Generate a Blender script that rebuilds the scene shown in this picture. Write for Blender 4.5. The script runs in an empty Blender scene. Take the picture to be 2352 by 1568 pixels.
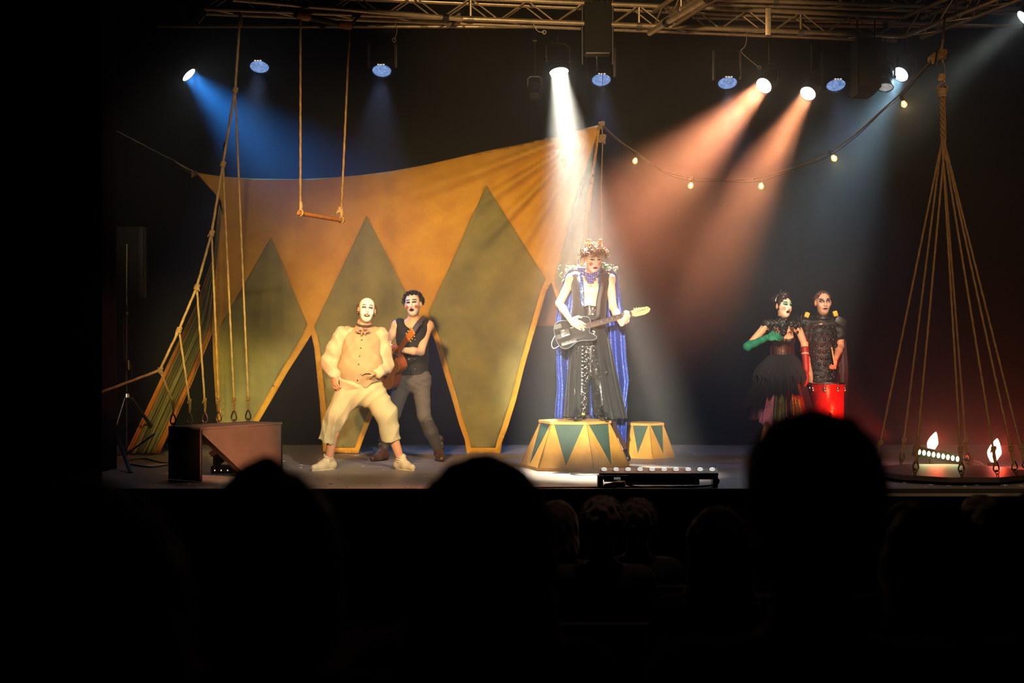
import bpy, bmesh, math, random
import numpy as np
from mathutils import Vector, Matrix
from mathutils.geometry import delaunay_2d_cdt

random.seed(7)
RNG = np.random.default_rng(7)
SC = bpy.context.scene
COL = SC.collection
FPX = 50.0 / 36.0 * 2352.0
CAMZ = 1.23

# ------------------------------------------------------------------ camera
cam_d = bpy.data.cameras.new('camera')
cam_d.lens = 50.0
cam_d.sensor_width = 36.0
cam_d.clip_end = 100
cam_d.dof.use_dof = True
cam_d.dof.focus_distance = 14.1
cam_d.dof.aperture_fstop = 2.4
cam = bpy.data.objects.new('camera', cam_d)
cam.location = (0, 0, CAMZ)
cam.rotation_euler = (math.radians(90), 0, 0)
COL.objects.link(cam)
SC.camera = cam

# ------------------------------------------------------------------ world, exposure
w = bpy.data.worlds.new('dark_hall')
SC.world = w
w.use_nodes = True
w.node_tree.nodes['Background'].inputs[0].default_value = (0.5, 0.42, 0.4, 1)
w.node_tree.nodes['Background'].inputs[1].default_value = 0.0006
SC.view_settings.view_transform = 'Standard'
SC.view_settings.look = 'None'
SC.view_settings.gamma = 1.0
SC.view_settings.exposure = 0.55
SC.view_settings.use_curve_mapping = False
SC.cycles.max_bounces = 6
SC.cycles.diffuse_bounces = 3
SC.cycles.glossy_bounces = 3
SC.cycles.transmission_bounces = 5
SC.cycles.volume_bounces = 0
SC.cycles.transparent_max_bounces = 8
SC.cycles.caustics_reflective = False
SC.cycles.caustics_refractive = False
SC.cycles.sample_clamp_indirect = 4.0

def lin(c):
    if isinstance(c, str):
        c = c.lstrip('#')
        c = [int(c[i:i + 2], 16) / 255 for i in (0, 2, 4)]
    return tuple(x / 12.92 if x <= 0.04045 else ((x + 0.055) / 1.055) ** 2.4 for x in c[:3]) + (1.0,)

def P(px, py, D):
    """point at distance D in front of the lens that the photograph shows at pixel (px, py)"""
    return Vector(((px - 1176.0) / FPX * D, D, CAMZ - (py - 784.0) / FPX * D))

def floor_D(py, z=0.0):
    return FPX * (CAMZ - z) / (py - 784.0)

def spot(name, loc, target, watts, color, deg, blend=0.3, size=0.06, smooth=0.0):
    ld = bpy.data.lights.new(name, 'SPOT')
    ld.energy = watts
    ld.color = lin(color)[:3]
    ld.spot_size = math.radians(deg)
    ld.spot_blend = blend
    ld.shadow_soft_size = size
    if smooth:
        ld.use_nodes = True
        nt = ld.node_tree
        em = nt.nodes['Emission']
        fo = nt.nodes.new('ShaderNodeLightFalloff')
        fo.inputs['Strength'].default_value = smooth
        nt.links.new(fo.outputs['Linear'], em.inputs['Strength'])
    o = bpy.data.objects.new(name, ld)
    o.location = loc
    o.rotation_euler = (Vector(target) - Vector(loc)).to_track_quat('-Z', 'Y').to_euler()
    COL.objects.link(o)
    return o

# ------------------------------------------------------------------ front-of-house lamps (in the hall, behind and above the audience), then two added fills
spot('front_lamp_straw', (-2.3, 2.6, 5.0), (-0.75, 15.3, 1.35), 8800, '#ffd08c', 19.5, 0.8, 0.4)
spot('front_lamp_yellow', (-0.6, 2.6, 4.4), (-3.15, 15.5, 0.5), 6500, '#ffdf80', 8, 0.7, 0.2)
spot('front_lamp_wing', (1.0, 2.6, 4.6), (-3.75, 13.6, 1.0), 1500, '#ffb48c', 7, 0.7, 0.1)
spot('front_lamp_warm', (2.6, 2.6, 5.2), (-1.5, 13.9, 0.75), 4600, '#fff0d4', 10, 0.4, 0.15)
spot('front_lamp_rose', (3.4, 3.0, 5.0), (-2.45, 12.8, 0.25), 8500, '#ffb48c', 4.2, 0.15, 0.1)
spot('front_lamp_amber', (-2.6, 2.6, 5.0), (-1.6, 13.6, 0.9), 1700, '#ff8a50', 5, 0.5, 0.1)
spot('front_lamp_white', (-0.2, 2.6, 3.7), (0.74, 13.8, 1.0), 14000, '#fff2dc', 10, 0.6, 0.1)
spot('front_lamp_couple', (1.2, 2.6, 5.2), (2.95, 15.2, 1.45), 10500, '#ffe2c0', 7.5, 0.6, 0.1)
spot('front_lamp_platform', (2.0, 2.6, 4.6), (4.0, 12.8, 1.8), 1200, '#ffd0a0', 27, 0.6, 0.1)
spot('front_lamp_ropes', (1.6, 2.6, 4.2), (-2.55, 13.2, 3.0), 1300, '#ffdcb8', 13, 0.7, 0.1)
spot('added_truss_fill', (0.4, 5.0, 3.4), (0.9, 14.2, 4.75), 2600, '#ffcf90', 30, 0.7, 0.1)  # invented fill lamp, added to brighten the truss
spot('added_heads_fill', (0.9, 7.2, 5.8), (0.9, 6.6, 0.0), 70, '#ffc8a8', 34, 0.8, 0.3)  # added unseen fill that lights the tops of the audience heads
# ================================================================== helpers
def mat(name, color, rough=0.6, metal=0.0, var=0.0, scale=8.0, bump=0.0, bscale=60.0, emit=None, estr=0.0,
        color2=None, spec=0.5, sheen=0.0, alpha=None, coat=0.0):
    m = bpy.data.materials.new(name)
    m.use_nodes = True
    nt = m.node_tree
    b = nt.nodes['Principled BSDF']
    b.inputs['Base Color'].default_value = lin(color)
    b.inputs['Roughness'].default_value = rough
    b.inputs['Metallic'].default_value = metal
    b.inputs['Specular IOR Level'].default_value = spec
    b.inputs['Sheen Weight'].default_value = sheen
    b.inputs['Coat Weight'].default_value = coat
    if var or color2:
        tc = nt.nodes.new('ShaderNodeTexCoord')
        n = nt.nodes.new('ShaderNodeTexNoise')
        n.inputs['Scale'].default_value = scale
        n.inputs['Detail'].default_value = 5
        n.inputs['Roughness'].default_value = 0.65
        nt.links.new(tc.outputs['Object'], n.inputs['Vector'])
        r = nt.nodes.new('ShaderNodeValToRGB')
        c = lin(color)
        c2 = lin(color2) if color2 else tuple(max(0, x * (1 - var)) for x in c[:3]) + (1,)
        r.color_ramp.elements[0].position = 0.35
        r.color_ramp.elements[1].position = 0.65
        r.color_ramp.elements[0].color = c2
        r.color_ramp.elements[1].color = c
        nt.links.new(n.outputs['Fac'], r.inputs['Fac'])
        nt.links.new(r.outputs['Color'], b.inputs['Base Color'])
    if bump:
        n2 = nt.nodes.new('ShaderNodeTexNoise')
        n2.inputs['Scale'].default_value = bscale
        n2.inputs['Detail'].default_value = 4
        tc2 = nt.nodes.new('ShaderNodeTexCoord')
        nt.links.new(tc2.outputs['Object'], n2.inputs['Vector'])
        bp = nt.nodes.new('ShaderNodeBump')
        bp.inputs['Strength'].default_value = bump
        bp.inputs['Distance'].default_value = 0.01
        nt.links.new(n2.outputs['Fac'], bp.inputs['Height'])
        nt.links.new(bp.outputs['Normal'], b.inputs['Normal'])
    if emit:
        b.inputs['Emission Color'].default_value = lin(emit)
        b.inputs['Emission Strength'].default_value = estr
    if alpha is not None:
        b.inputs['Alpha'].default_value = alpha
    return m

def glitter(name, color, spark, rough=0.35, thr=0.72, scale=160.0):
    """cloth with sewn-on sequins: cells of a voronoi pattern that are metallic and tilted"""
    m = mat(name, color, rough)
    nt = m.node_tree
    b = nt.nodes['Principled BSDF']
    tc = nt.nodes.new('ShaderNodeTexCoord')
    v = nt.nodes.new('ShaderNodeTexVoronoi')
    v.inputs['Scale'].default_value = scale
    nt.links.new(tc.outputs['Object'], v.inputs['Vector'])
    sep = nt.nodes.new('ShaderNodeSeparateColor')
    nt.links.new(v.outputs['Color'], sep.inputs['Color'])
    gt = nt.nodes.new('ShaderNodeMath')
    gt.operation = 'GREATER_THAN'
    gt.inputs[1].default_value = thr
    nt.links.new(sep.outputs[0], gt.inputs[0])
    mx = nt.nodes.new('ShaderNodeMix')
    mx.data_type = 'RGBA'
    mx.inputs[6].default_value = lin(color)
    mx.inputs[7].default_value = lin(spark)
    nt.links.new(gt.outputs[0], mx.inputs[0])
    nt.links.new(mx.outputs[2], b.inputs['Base Color'])
    nt.links.new(gt.outputs[0], b.inputs['Metallic'])
    bp = nt.nodes.new('ShaderNodeBump')
    bp.inputs['Strength'].default_value = 0.8
    bp.inputs['Distance'].default_value = 0.01
    nt.links.new(sep.outputs[1], bp.inputs['Height'])
    nt.links.new(bp.outputs['Normal'], b.inputs['Normal'])
    return m

def tag(o, label=None, cat=None, group=None, kind=None):
    if label: o['label'] = label
    if cat: o['category'] = cat
    if group: o['group'] = group
    if kind: o['kind'] = kind
    return o

def thing(name, label, cat, loc, group=None):
    o = bpy.data.objects.new(name, None)
    o.empty_display_size = 0.1
    o.location = loc
    COL.objects.link(o)
    return tag(o, label, cat, group)

def put(o, parent=None):
    COL.objects.link(o)
    if parent is not None:
        o.parent = parent
        if parent.parent is None:        # parts keep world coordinates; a sub-part's parent already sits at the origin
            o.matrix_parent_inverse = Matrix.Translation(-parent.location)
    return o

def mesh(name, v, f, m=None, parent=None, smooth=True, mi=None, label=None):
    me = bpy.data.meshes.new(name)
    me.from_pydata([tuple(x) for x in v], [], [tuple(x) for x in f])
    me.update()
    if smooth:
        me.polygons.foreach_set('use_smooth', np.ones(len(me.polygons), dtype=bool))
    if m is not None:
        for x in (m if isinstance(m, (list, tuple)) else [m]):
            me.materials.append(x)
    if mi is not None:
        me.polygons.foreach_set('material_index', np.asarray(mi, dtype=np.int32))
    o = put(bpy.data.objects.new(name, me), parent)
    if label: o['label'] = label
    return o

def solid(o, t, offset=0.0):
    s = o.modifiers.new('thickness', 'SOLIDIFY')
    s.thickness = t
    s.offset = offset
    return o

def frame(z, up=(0, 0, 1)):
    z = Vector(z).normalized()
    up = Vector(up)
    if abs(z.dot(up)) > 0.98:
        up = Vector((0, 1, 0)) if abs(z.y) < 0.9 else Vector((1, 0, 0))
    x = up.cross(z).normalized()
    y = z.cross(x)
    return Matrix((x, y, z)).transposed()

class MB:
    """collects shapes of ONE part"""
    def __init__(s):
        s.v, s.f, s.mi = [], [], []
    def add(s, v, f, M=None, mi=0):
        n = len(s.v)
        s.v += [tuple(M @ Vector(p)) if M is not None else tuple(p) for p in v]
        s.f += [tuple(i + n for i in q) for q in f]
        s.mi += [mi] * len(f)
        return s
    def box(s, c, size, R=None, mi=0, bev=0.0):
        a, b, d = (x / 2 for x in size)
        if bev:
            bm = bmesh.new()
            bmesh.ops.create_cube(bm, size=1.0)
            for q in bm.verts: q.co = Vector((q.co.x * size[0], q.co.y * size[1], q.co.z * size[2]))
            bmesh.ops.bevel(bm, geom=bm.edges[:], offset=min(bev, 0.45 * min(size)), segments=2, affect='EDGES', profile=0.7)
            v = [q.co.copy() for q in bm.verts]
            for i, q in enumerate(bm.verts): q.index = i
            f = [[q.index for q in g.verts] for g in bm.faces]
            bm.free()
        else:
            v = [(-a, -b, -d), (a, -b, -d), (a, b, -d), (-a, b, -d), (-a, -b, d), (a, -b, d), (a, b, d), (-a, b, d)]
            f = [(0, 3, 2, 1), (4, 5, 6, 7), (0, 1, 5, 4), (1, 2, 6, 5), (2, 3, 7, 6), (3, 0, 4, 7)]
        M = Matrix.Translation(Vector(c)) @ (R.to_4x4() if R is not None else Matrix.Identity(4))
        return s.add(v, f, M, mi)
    def tube(s, pts, r, n=8, mi=0, cap=True, twist=0.0, lobes=0, closed=False):
        pts = [Vector(p) for p in pts]
        m = len(pts)
        rs = r if isinstance(r, (list, tuple)) else [r] * m
        t0 = (pts[1] - pts[0]).normalized()
        x = frame(t0).col[0].copy()
        v, f, dist = [], [], 0.0
        for i, p in enumerate(pts):
            if closed:
                t = (pts[(i + 1) % m] - pts[i - 1]).normalized()
            else:
                t = (pts[min(i + 1, m - 1)] - pts[max(i - 1, 0)])
                t = t.normalized() if t.length > 1e-9 else t0
            x = (x - t * x.dot(t)).normalized()
            y = t.cross(x)
            if i: dist += (p - pts[i - 1]).length
            for k in range(n):
                a = 2 * math.pi * k / n
                rr = rs[i] * (1 + 0.1 * math.cos(lobes * (a - twist * dist))) if lobes else rs[i]
                v.append(p + (x * math.cos(a) + y * math.sin(a)) * rr)
        for i in range(m if closed else m - 1):
            j = (i + 1) % m
            for k in range(n):
                f.append((i * n + k, i * n + (k + 1) % n, j * n + (k + 1) % n, j * n + k))
        if cap and not closed:
            f.append(tuple(range(n - 1, -1, -1)))
            f.append(tuple((m - 1) * n + k for k in range(n)))
        return s.add(v, f, None, mi)
    def lathe(s, prof, n=24, M=None, mi=0, sx=1.0, sy=1.0, cap=True):
        v, f = [], []
        for r, z in prof:
            for k in range(n):
                a = 2 * math.pi * k / n
                v.append((r * math.cos(a) * sx, r * math.sin(a) * sy, z))
        for i in range(len(prof) - 1):
            for k in range(n):
                f.append((i * n + k, i * n + (k + 1) % n, (i + 1) * n + (k + 1) % n, (i + 1) * n + k))
        if cap and prof[0][0] > 1e-6: f.append(tuple(range(n - 1, -1, -1)))
        if cap and prof[-1][0] > 1e-6: f.append(tuple((len(prof) - 1) * n + k for k in range(n)))
        return s.add(v, f, M, mi)
    def prism(s, poly, h, M=None, mi=0):
        """polygon in local xy pushed from z=0 to z=h"""
        n = len(poly)
        v = [(x, y, 0) for x, y in poly] + [(x, y, h) for x, y in poly]
        f = [tuple(range(n - 1, -1, -1)), tuple(range(n, 2 * n))]
        f += [(k, (k + 1) % n, n + (k + 1) % n, n + k) for k in range(n)]
        return s.add(v, f, M, mi)
    def ball(s, c, r, n=10, mi=0, sc=(1, 1, 1), R=None):
        prof = [(max(1e-4, math.sin(math.pi * i / n)), -math.cos(math.pi * i / n)) for i in range(n + 1)]
        M = Matrix.Translation(Vector(c)) @ (R.to_4x4() if R is not None else Matrix.Identity(4)) @ Matrix.Diagonal((r * sc[0], r * sc[1], r * sc[2], 1))
        return s.lathe(prof, n * 2, M, mi)
    def ring(s, c, R, r, axis=(0, 0, 1), n=20, k=6, mi=0):
        M = frame(axis)
        pts = [Vector(c) + M @ Vector((R * math.cos(2 * math.pi * i / n), R * math.sin(2 * math.pi * i / n), 0)) for i in range(n)]
        return s.tube(pts, r, k, mi, closed=True)
    def out(s, name, m=None, parent=None, smooth=True, label=None):
        o = mesh(name, s.v, s.f, m, parent, smooth, s.mi if isinstance(m, (list, tuple)) else None, label)
        if smooth:
            try: o.data.set_sharp_from_angle(angle=math.radians(38))
            except Exception: pass
        return o

def grid(fn, nu, nv, wrap=False):
    v, f = [], []
    for j in range(nv + 1):
        for i in range(nu + (0 if wrap else 1)):
            v.append(fn(i / nu, j / nv))
    w_ = nu if wrap else nu + 1
    for j in range(nv):
        for i in range(nu):
            a, b = j * w_ + i, j * w_ + (i + 1) % w_ if wrap else j * w_ + i + 1
            f.append((a, b, b + w_, a + w_))
    return v, f

def lerp(a, b, t):
    return a + (b - a) * t

def curve(pts, n):
    """Catmull-Rom through pts"""
    pts = [Vector(p) for p in pts]
    out = []
    m = len(pts) - 1
    for q in range(n + 1):
        s = min(q / n * m, m - 1e-6)
        i = int(s)
        t = s - i
        p0, p1, p2, p3 = pts[max(i - 1, 0)], pts[i], pts[i + 1], pts[min(i + 2, m)]
        out.append(0.5 * ((2 * p1) + (p2 - p0) * t + (2 * p0 - 5 * p1 + 4 * p2 - p3) * t * t + (3 * p1 - p0 - 3 * p2 + p3) * t ** 3))
    return out

def pl(tab, x):
    """piecewise-linear table"""
    if x <= tab[0][0]: return tab[0][1]
    for (a, b), (c, d) in zip(tab, tab[1:]):
        if x <= c: return b + (d - b) * (x - a) / (c - a)
    return tab[-1][1]

# ------------------------------------------------------------------ implicit surfaces -> one continuous mesh
def A(v): return np.array(v, dtype=np.float32)

class Field:
    def __init__(s, lo, hi, vox):
        s.lo = A(lo); s.vox = vox
        n = np.ceil((A(hi) - s.lo) / vox).astype(int) + 1
        s.ax = [s.lo[k] + vox * np.arange(n[k], dtype=np.float32) for k in range(3)]
        s.F = np.full(n, 0.5, dtype=np.float32)
    def _sub(s, lo, hi, pad):
        sl = []
        for k in range(3):
            a = int(max(0, math.floor((lo[k] - pad - s.lo[k]) / s.vox)))
            b = int(min(s.F.shape[k], math.ceil((hi[k] + pad - s.lo[k]) / s.vox) + 1))
            sl.append(slice(a, max(a, b)))
        X = s.ax[0][sl[0]][:, None, None]; Y = s.ax[1][sl[1]][None, :, None]; Z = s.ax[2][sl[2]][None, None, :]
        return tuple(sl), X, Y, Z
    def _mix(s, sl, d, k, sub):
        o = s.F[sl]
        if o.size == 0: return
        if sub:
            if k > 0:
                h = np.clip(0.5 - 0.5 * (d + o) / k, 0, 1)
                s.F[sl] = o * (1 - h) - d * h + k * h * (1 - h)
            else: s.F[sl] = np.maximum(o, -d)
        else:
            if k > 0:
                h = np.clip(0.5 + 0.5 * (o - d) / k, 0, 1)
                s.F[sl] = o * (1 - h) + d * h - k * h * (1 - h)
            else: s.F[sl] = np.minimum(o, d)
    def cone(s, a, b, ra, rb=None, k=0.02, flat=None, sub=False):
        rb = ra if rb is None else rb
        a, b = A(a), A(b)
        r = max(ra, rb) * (max(1.0, flat[1]) if flat else 1.0)
        sl, X, Y, Z = s._sub(np.minimum(a, b), np.maximum(a, b), r + max(k, 0.03))
        ab = b - a
        L = float(ab @ ab) + 1e-9
        px, py, pz = X - a[0], Y - a[1], Z - a[2]
        t = np.clip((px * ab[0] + py * ab[1] + pz * ab[2]) / L, 0, 1)
        qx, qy, qz = px - t * ab[0], py - t * ab[1], pz - t * ab[2]
        d2 = qx * qx + qy * qy + qz * qz
        if flat:
            w_, q = A(flat[0]), flat[1]
            w_ = w_ / np.linalg.norm(w_)
            c = qx * w_[0] + qy * w_[1] + qz * w_[2]
            d2 = np.maximum(d2 + c * c * (1.0 / (q * q) - 1.0), 0)
        s._mix(sl, np.sqrt(d2) - (ra + (rb - ra) * t), k, sub)
        return s
    def ell(s, c, r, R=None, k=0.02, sub=False):
        c = A(c); r = A(r)
        m = float(max(r))
        sl, X, Y, Z = s._sub(c - m, c + m, max(k, 0.03))
        x, y, z = X - c[0], Y - c[1], Z - c[2]
        if R is not None:
            R = np.array(R, dtype=np.float32)      # columns are the local axes
            x, y, z = (x * R[0, i] + y * R[1, i] + z * R[2, i] for i in range(3))
        k0 = np.sqrt((x / r[0]) ** 2 + (y / r[1]) ** 2 + (z / r[2]) ** 2)
        k1 = np.sqrt((x / r[0] ** 2) ** 2 + (y / r[1] ** 2) ** 2 + (z / r[2] ** 2) ** 2) + 1e-6
        s._mix(sl, k0 * (k0 - 1) / k1, k, sub)
        return s
    def below(s, z, k=0.0):
        """cut away what lies under height z"""
        s.F = np.maximum(s.F, (z - s.ax[2])[None, None, :])
        return s
    def above(s, z):
        s.F = np.maximum(s.F, (s.ax[2] - z)[None, None, :])
        return s
    def folds(s, amp, waves):
        X, Y, Z = s.ax[0][:, None, None], s.ax[1][None, :, None], s.ax[2][None, None, :]
        m = np.abs(s.F) < 0.06
        D = 0
        for (kx, ky, kz, ph) in waves:
            D = D + np.sin(kx * X + ky * Y + kz * Z + ph + 1.3 * np.sin(5.1 * X + 3.3 * Z + ph) + np.sin(7 * Z - 4 * Y + 2 * ph))
        s.F = np.where(m, s.F + amp * D / len(waves), s.F)
        return s
    def creases(s, amp, waves):
        """sharp-edged cloth folds"""
        X, Y, Z = s.ax[0][:, None, None], s.ax[1][None, :, None], s.ax[2][None, None, :]
        m = np.abs(s.F) < 0.08
        D = 0
        for (kx, ky, kz, ph) in waves:
            q = kx * X + ky * Y + kz * Z + ph + 1.6 * np.sin(4.3 * X + 6.1 * Z + ph) + 0.9 * np.sin(9 * Z - 7 * X + 2 * ph)
            D = D + np.abs(np.sin(q)) * (0.55 + 0.45 * np.sin(3.7 * X + 5.3 * Z + 3 * ph))
        s.F = np.where(m, s.F + amp * (D / len(waves) - 0.35), s.F).astype(np.float32)
        return s
    def mesh(s):
        F = s.F
        S = F < 0
        c = [(i, j, k) for i in (0, 1) for j in (0, 1) for k in (0, 1)]
        n = np.array(F.shape) - 1
        cnt = np.zeros(n, dtype=np.int8)
        for i, j, k in c:
            cnt += S[i:n[0] + i, j:n[1] + j, k:n[2] + k]
        act = (cnt > 0) & (cnt < 8)
        idx = np.argwhere(act)
        vid = np.full(n, -1, dtype=np.int64)
        vid[act] = np.arange(len(idx))
        vals = np.stack([F[idx[:, 0] + i, idx[:, 1] + j, idx[:, 2] + k] for i, j, k in c], 1)
        cc = np.array(c, dtype=np.float32)
        acc = np.zeros((len(idx), 3), dtype=np.float32); num = np.zeros(len(idx), dtype=np.float32)
        for a in range(8):
            for b in range(a + 1, 8):
                if np.abs(cc[a] - cc[b]).sum() != 1: continue
                va, vb = vals[:, a], vals[:, b]
                m = (va < 0) != (vb < 0)
                t = np.where(m, va / np.where(m, va - vb, 1), 0)
                acc += np.where(m[:, None], cc[a] + t[:, None] * (cc[b] - cc[a]), 0)
                num += m
        V = s.lo + s.vox * (idx + acc / num[:, None])
        Q = []
        for ax in range(3):
            b, d = (ax + 1) % 3, (ax + 2) % 3
            sl0 = [slice(None)] * 3; sl1 = [slice(None)] * 3
            sl0[ax] = slice(0, -1); sl1[ax] = slice(1, None)
            s0, s1 = S[tuple(sl0)], S[tuple(sl1)]
            e = np.argwhere(s0 != s1)
            e = e[(e[:, b] > 0) & (e[:, d] > 0) & (e[:, b] < n[b]) & (e[:, d] < n[d])]
            inside = s0[e[:, 0], e[:, 1], e[:, 2]]
            def g(db, dd):
                q = e.copy(); q[:, b] += db; q[:, d] += dd
                return vid[q[:, 0], q[:, 1], q[:, 2]]
            q = np.stack([g(-1, -1), g(0, -1), g(0, 0), g(-1, 0)], 1)
            q[~inside] = q[~inside][:, ::-1]
            Q.append(q)
        Q = np.concatenate(Q)
        return V.astype(np.float64), Q[(Q >= 0).all(1)]
    def out(s, name, m, parent=None, hp=None, label=None, colour=None):
        V, Q = s.mesh()
        me = bpy.data.meshes.new(name)
        me.vertices.add(len(V)); me.vertices.foreach_set('co', V.ravel())
        me.loops.add(Q.size); me.loops.foreach_set('vertex_index', Q.ravel().astype(np.int32))
        me.polygons.add(len(Q))
        me.polygons.foreach_set('loop_start', np.arange(0, Q.size, 4, dtype=np.int32))
        me.polygons.foreach_set('use_smooth', np.ones(len(Q), dtype=bool))
        me.update(calc_edges=True)
        if hp is not None:
            c, ex, ey, ez, sc = hp
            L = np.stack([(V - np.array(c)) @ np.array(e) for e in (ex, ey, ez)], 1) / sc
            at = me.attributes.new('hp', 'FLOAT_VECTOR', 'POINT')
            at.data.foreach_set('vector', L.astype(np.float32).ravel())
        for x in (m if isinstance(m, (list, tuple)) else [m]):
            me.materials.append(x)
        o = put(bpy.data.objects.new(name, me), parent)
        if label: o['label'] = label
        if colour is not None:
            me.polygons.foreach_set('material_index', colour(V[Q].mean(1)).astype(np.int32))
        return o

# ------------------------------------------------------------------ ropes and knots
def rope_mb(pts, r=0.011, step=0.03, sag=0.0):
    mb = MB()
    q = []
    for a, b in zip(pts, pts[1:]):
        a, b = Vector(a), Vector(b)
        n = max(2, int((b - a).length / step))
        for i in range(n):
            q.append(a.lerp(b, i / n) + Vector((0, 0, -sag * 4 * (i / n) * (1 - i / n))))
    q.append(Vector(pts[-1]))
    return mb.tube(q, r, 9, twist=55, lobes=3)

def rope(name, pts, m, parent, r=0.011, step=0.03, sag=0.0):
    return rope_mb(pts, r, step, sag).out(name, m, parent)

def knot(c, m, parent, s=1.0, axis=(0, 0, 1), tail=True):
    """a hitch: three wraps and a tail"""
    mb = MB()
    c = Vector(c)
    Mx = frame(axis)
    pts = []
    for i in range(46):
        a = i / 45 * 6 * math.pi
        pts.append(c + Mx @ Vector((0.02 * s * math.cos(a), 0.02 * s * math.sin(a), (i / 45 - 0.5) * 0.055 * s)))
    mb.tube(pts, 0.011 * s, 6)
    pts = [c + Mx @ Vector((0.026 * s * math.cos(a), 0.012 * s * math.sin(a) - 0.01, 0.03 * s * math.sin(a + 0.7))) for a in [k * 2 * math.pi / 14 for k in range(14)]]
    mb.tube(pts, 0.010 * s, 6, closed=True)
    if tail:
        d = Vector((random.uniform(-1, 1), -0.4, -0.6)).normalized()
        mb.tube([c, c + d * 0.03 * s, c + d * 0.055 * s + Vector((0, 0, -0.01))], [0.01 * s, 0.009 * s, 0.006 * s], 6)
    return mb.out('knot', m, parent)
# ================================================================== materials shared by many things
M_black = mat('black_metal', '#0b0b0c', 0.45, 0.3)
M_blackmatte = mat('black_paint', '#0a0909', 0.75)
M_alu = mat('truss_aluminium', '#b9a88c', 0.38, 0.75, var=0.3, scale=14)
M_chrome = mat('chrome', '#d8d8d8', 0.18, 1.0)
M_steel = mat('dull_steel', '#7b756c', 0.4, 0.8)
M_rope = mat('hemp_rope', '#a98e66', 0.9, var=0.35, scale=30, bump=0.3, bscale=200)
M_ropedark = mat('old_hemp_rope', '#8b6c45', 0.9, var=0.35, scale=30, bump=0.3, bscale=200)
M_wood = mat('turned_wood', '#a9703c', 0.55, var=0.3, scale=20)
M_paper = mat('paper_scrap', '#d9d6d0', 0.8)
M_cable = mat('rubber_cable', '#0c0c0c', 0.55)

# ================================================================== the setting
ST_FRONT = floor_D(1123.0)          # front edge of the stage
ST_BACK = 16.9

def floor_material():
    m = mat('stage_floor_paint', '#5b5350', 0.42)
    nt = m.node_tree
    b = nt.nodes['Principled BSDF']
    tc = nt.nodes.new('ShaderNodeTexCoord')
    mp = nt.nodes.new('ShaderNodeMapping')
    mp.inputs['Scale'].default_value = (0.7, 5.0, 1.0)
    nt.links.new(tc.outputs['Object'], mp.inputs['Vector'])
    n = nt.nodes.new('ShaderNodeTexNoise')
    n.inputs['Scale'].default_value = 1.6
    n.inputs['Detail'].default_value = 7
    n.inputs['Roughness'].default_value = 0.7
    nt.links.new(mp.outputs['Vector'], n.inputs['Vector'])
    r = nt.nodes.new('ShaderNodeValToRGB')
    r.color_ramp.elements[0].position = 0.3
    r.color_ramp.elements[1].position = 0.75
    r.color_ramp.elements[0].color = lin('#7a706b')
    r.color_ramp.elements[1].color = lin('#a1968f')
    nt.links.new(n.outputs['Fac'], r.inputs['Fac'])
    nt.links.new(r.outputs['Color'], b.inputs['Base Color'])
    mr = nt.nodes.new('ShaderNodeMapRange')
    mr.inputs['To Min'].default_value = 0.33
    mr.inputs['To Max'].default_value = 0.55
    nt.links.new(n.outputs['Fac'], mr.inputs['Value'])
    nt.links.new(mr.outputs['Result'], b.inputs['Roughness'])
    return m

M_floor = floor_material()
M_hall = mat('hall_black_paint', '#030303', 1.0, spec=0.0)
M_drape = mat('black_wool_drape', '#050505', 1.0, spec=0.0)
M_leg = mat('dark_red_black_drape', '#120b0c', 0.95, spec=0.1)

def struct(o, label=None):
    o['kind'] = 'structure'
    if label: o['label'] = label
    return o

struct(MB().box((0, (ST_FRONT + ST_BACK + 0.3) / 2, -0.03), (12.4, ST_BACK + 0.3 - ST_FRONT, 0.06)).out('floor', M_floor, smooth=False), 'dark painted stage floor')
struct(MB().box((0, ST_FRONT + 0.06, -0.78), (12.4, 0.1, 1.44)).out('wall_front', M_hall, smooth=False), 'black front face of the stage')
struct(MB().box((0, ST_FRONT + 0.005, -0.014), (12.4, 0.02, 0.036)).out('trim_1', mat('worn_black_edge', '#1c1917', 0.6), smooth=False), 'worn edging strip along the stage front')

def wavy(x0, x1, y, z0, z1, amp, n, nu, nv=6, axis='x'):
    def fn(u, v):
        x = lerp(x0, x1, u)
        d = amp * (math.sin(u * n * 2 * math.pi) + 0.35 * math.sin(u * n * 5.1 + 1.0 + v)) * (0.75 + 0.25 * v)
        return (x, y + d, lerp(z1, z0, v)) if axis == 'x' else (y + d, x, lerp(z1, z0, v))
    return grid(fn, nu, nv)
v, f = wavy(-6.2, 6.2, ST_BACK, 0.004, 6.2, 0.012, 30, 300)
struct(solid(mesh('wall_back', v, f, M_drape), 0.006), 'black pleated drape across the back of the stage')
struct(MB().box((-6.25, 9.5, 2.2), (0.1, 17, 8.4)).out('wall_left', M_hall, smooth=False), 'black side wall')
struct(MB().box((6.25, 9.5, 2.2), (0.1, 17, 8.4)).out('wall_right', M_hall, smooth=False), 'black side wall')
struct(MB().box((0, 9.5, 6.35), (12.4, 17, 0.1)).out('ceiling', M_hall, smooth=False), 'black ceiling over hall and stage')
# proscenium pier at the left edge of the opening
px_ = P(213, 784, ST_FRONT + 0.1).x
struct(MB().box(((px_ - 6.2) / 2, ST_FRONT + 0.22, 2.4), (6.2 + px_, 0.3, 7.8)).out('wall_proscenium', M_hall, smooth=False), 'black proscenium pier beside the stage')
# raked hall floor, one step per row of seats
ROWS = [(0.3, 3.0, -0.30), (3.0, 4.6, -0.52), (4.6, 6.4, -0.74), (6.4, ST_FRONT, -0.96)]
for a_, b_, z_ in ROWS:
    struct(MB().box((0, (a_ + b_) / 2, z_ - 0.3), (12.4, b_ - a_, 0.6)).out('floor_step', M_hall, smooth=False), 'dark step of the raked hall floor')

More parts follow.
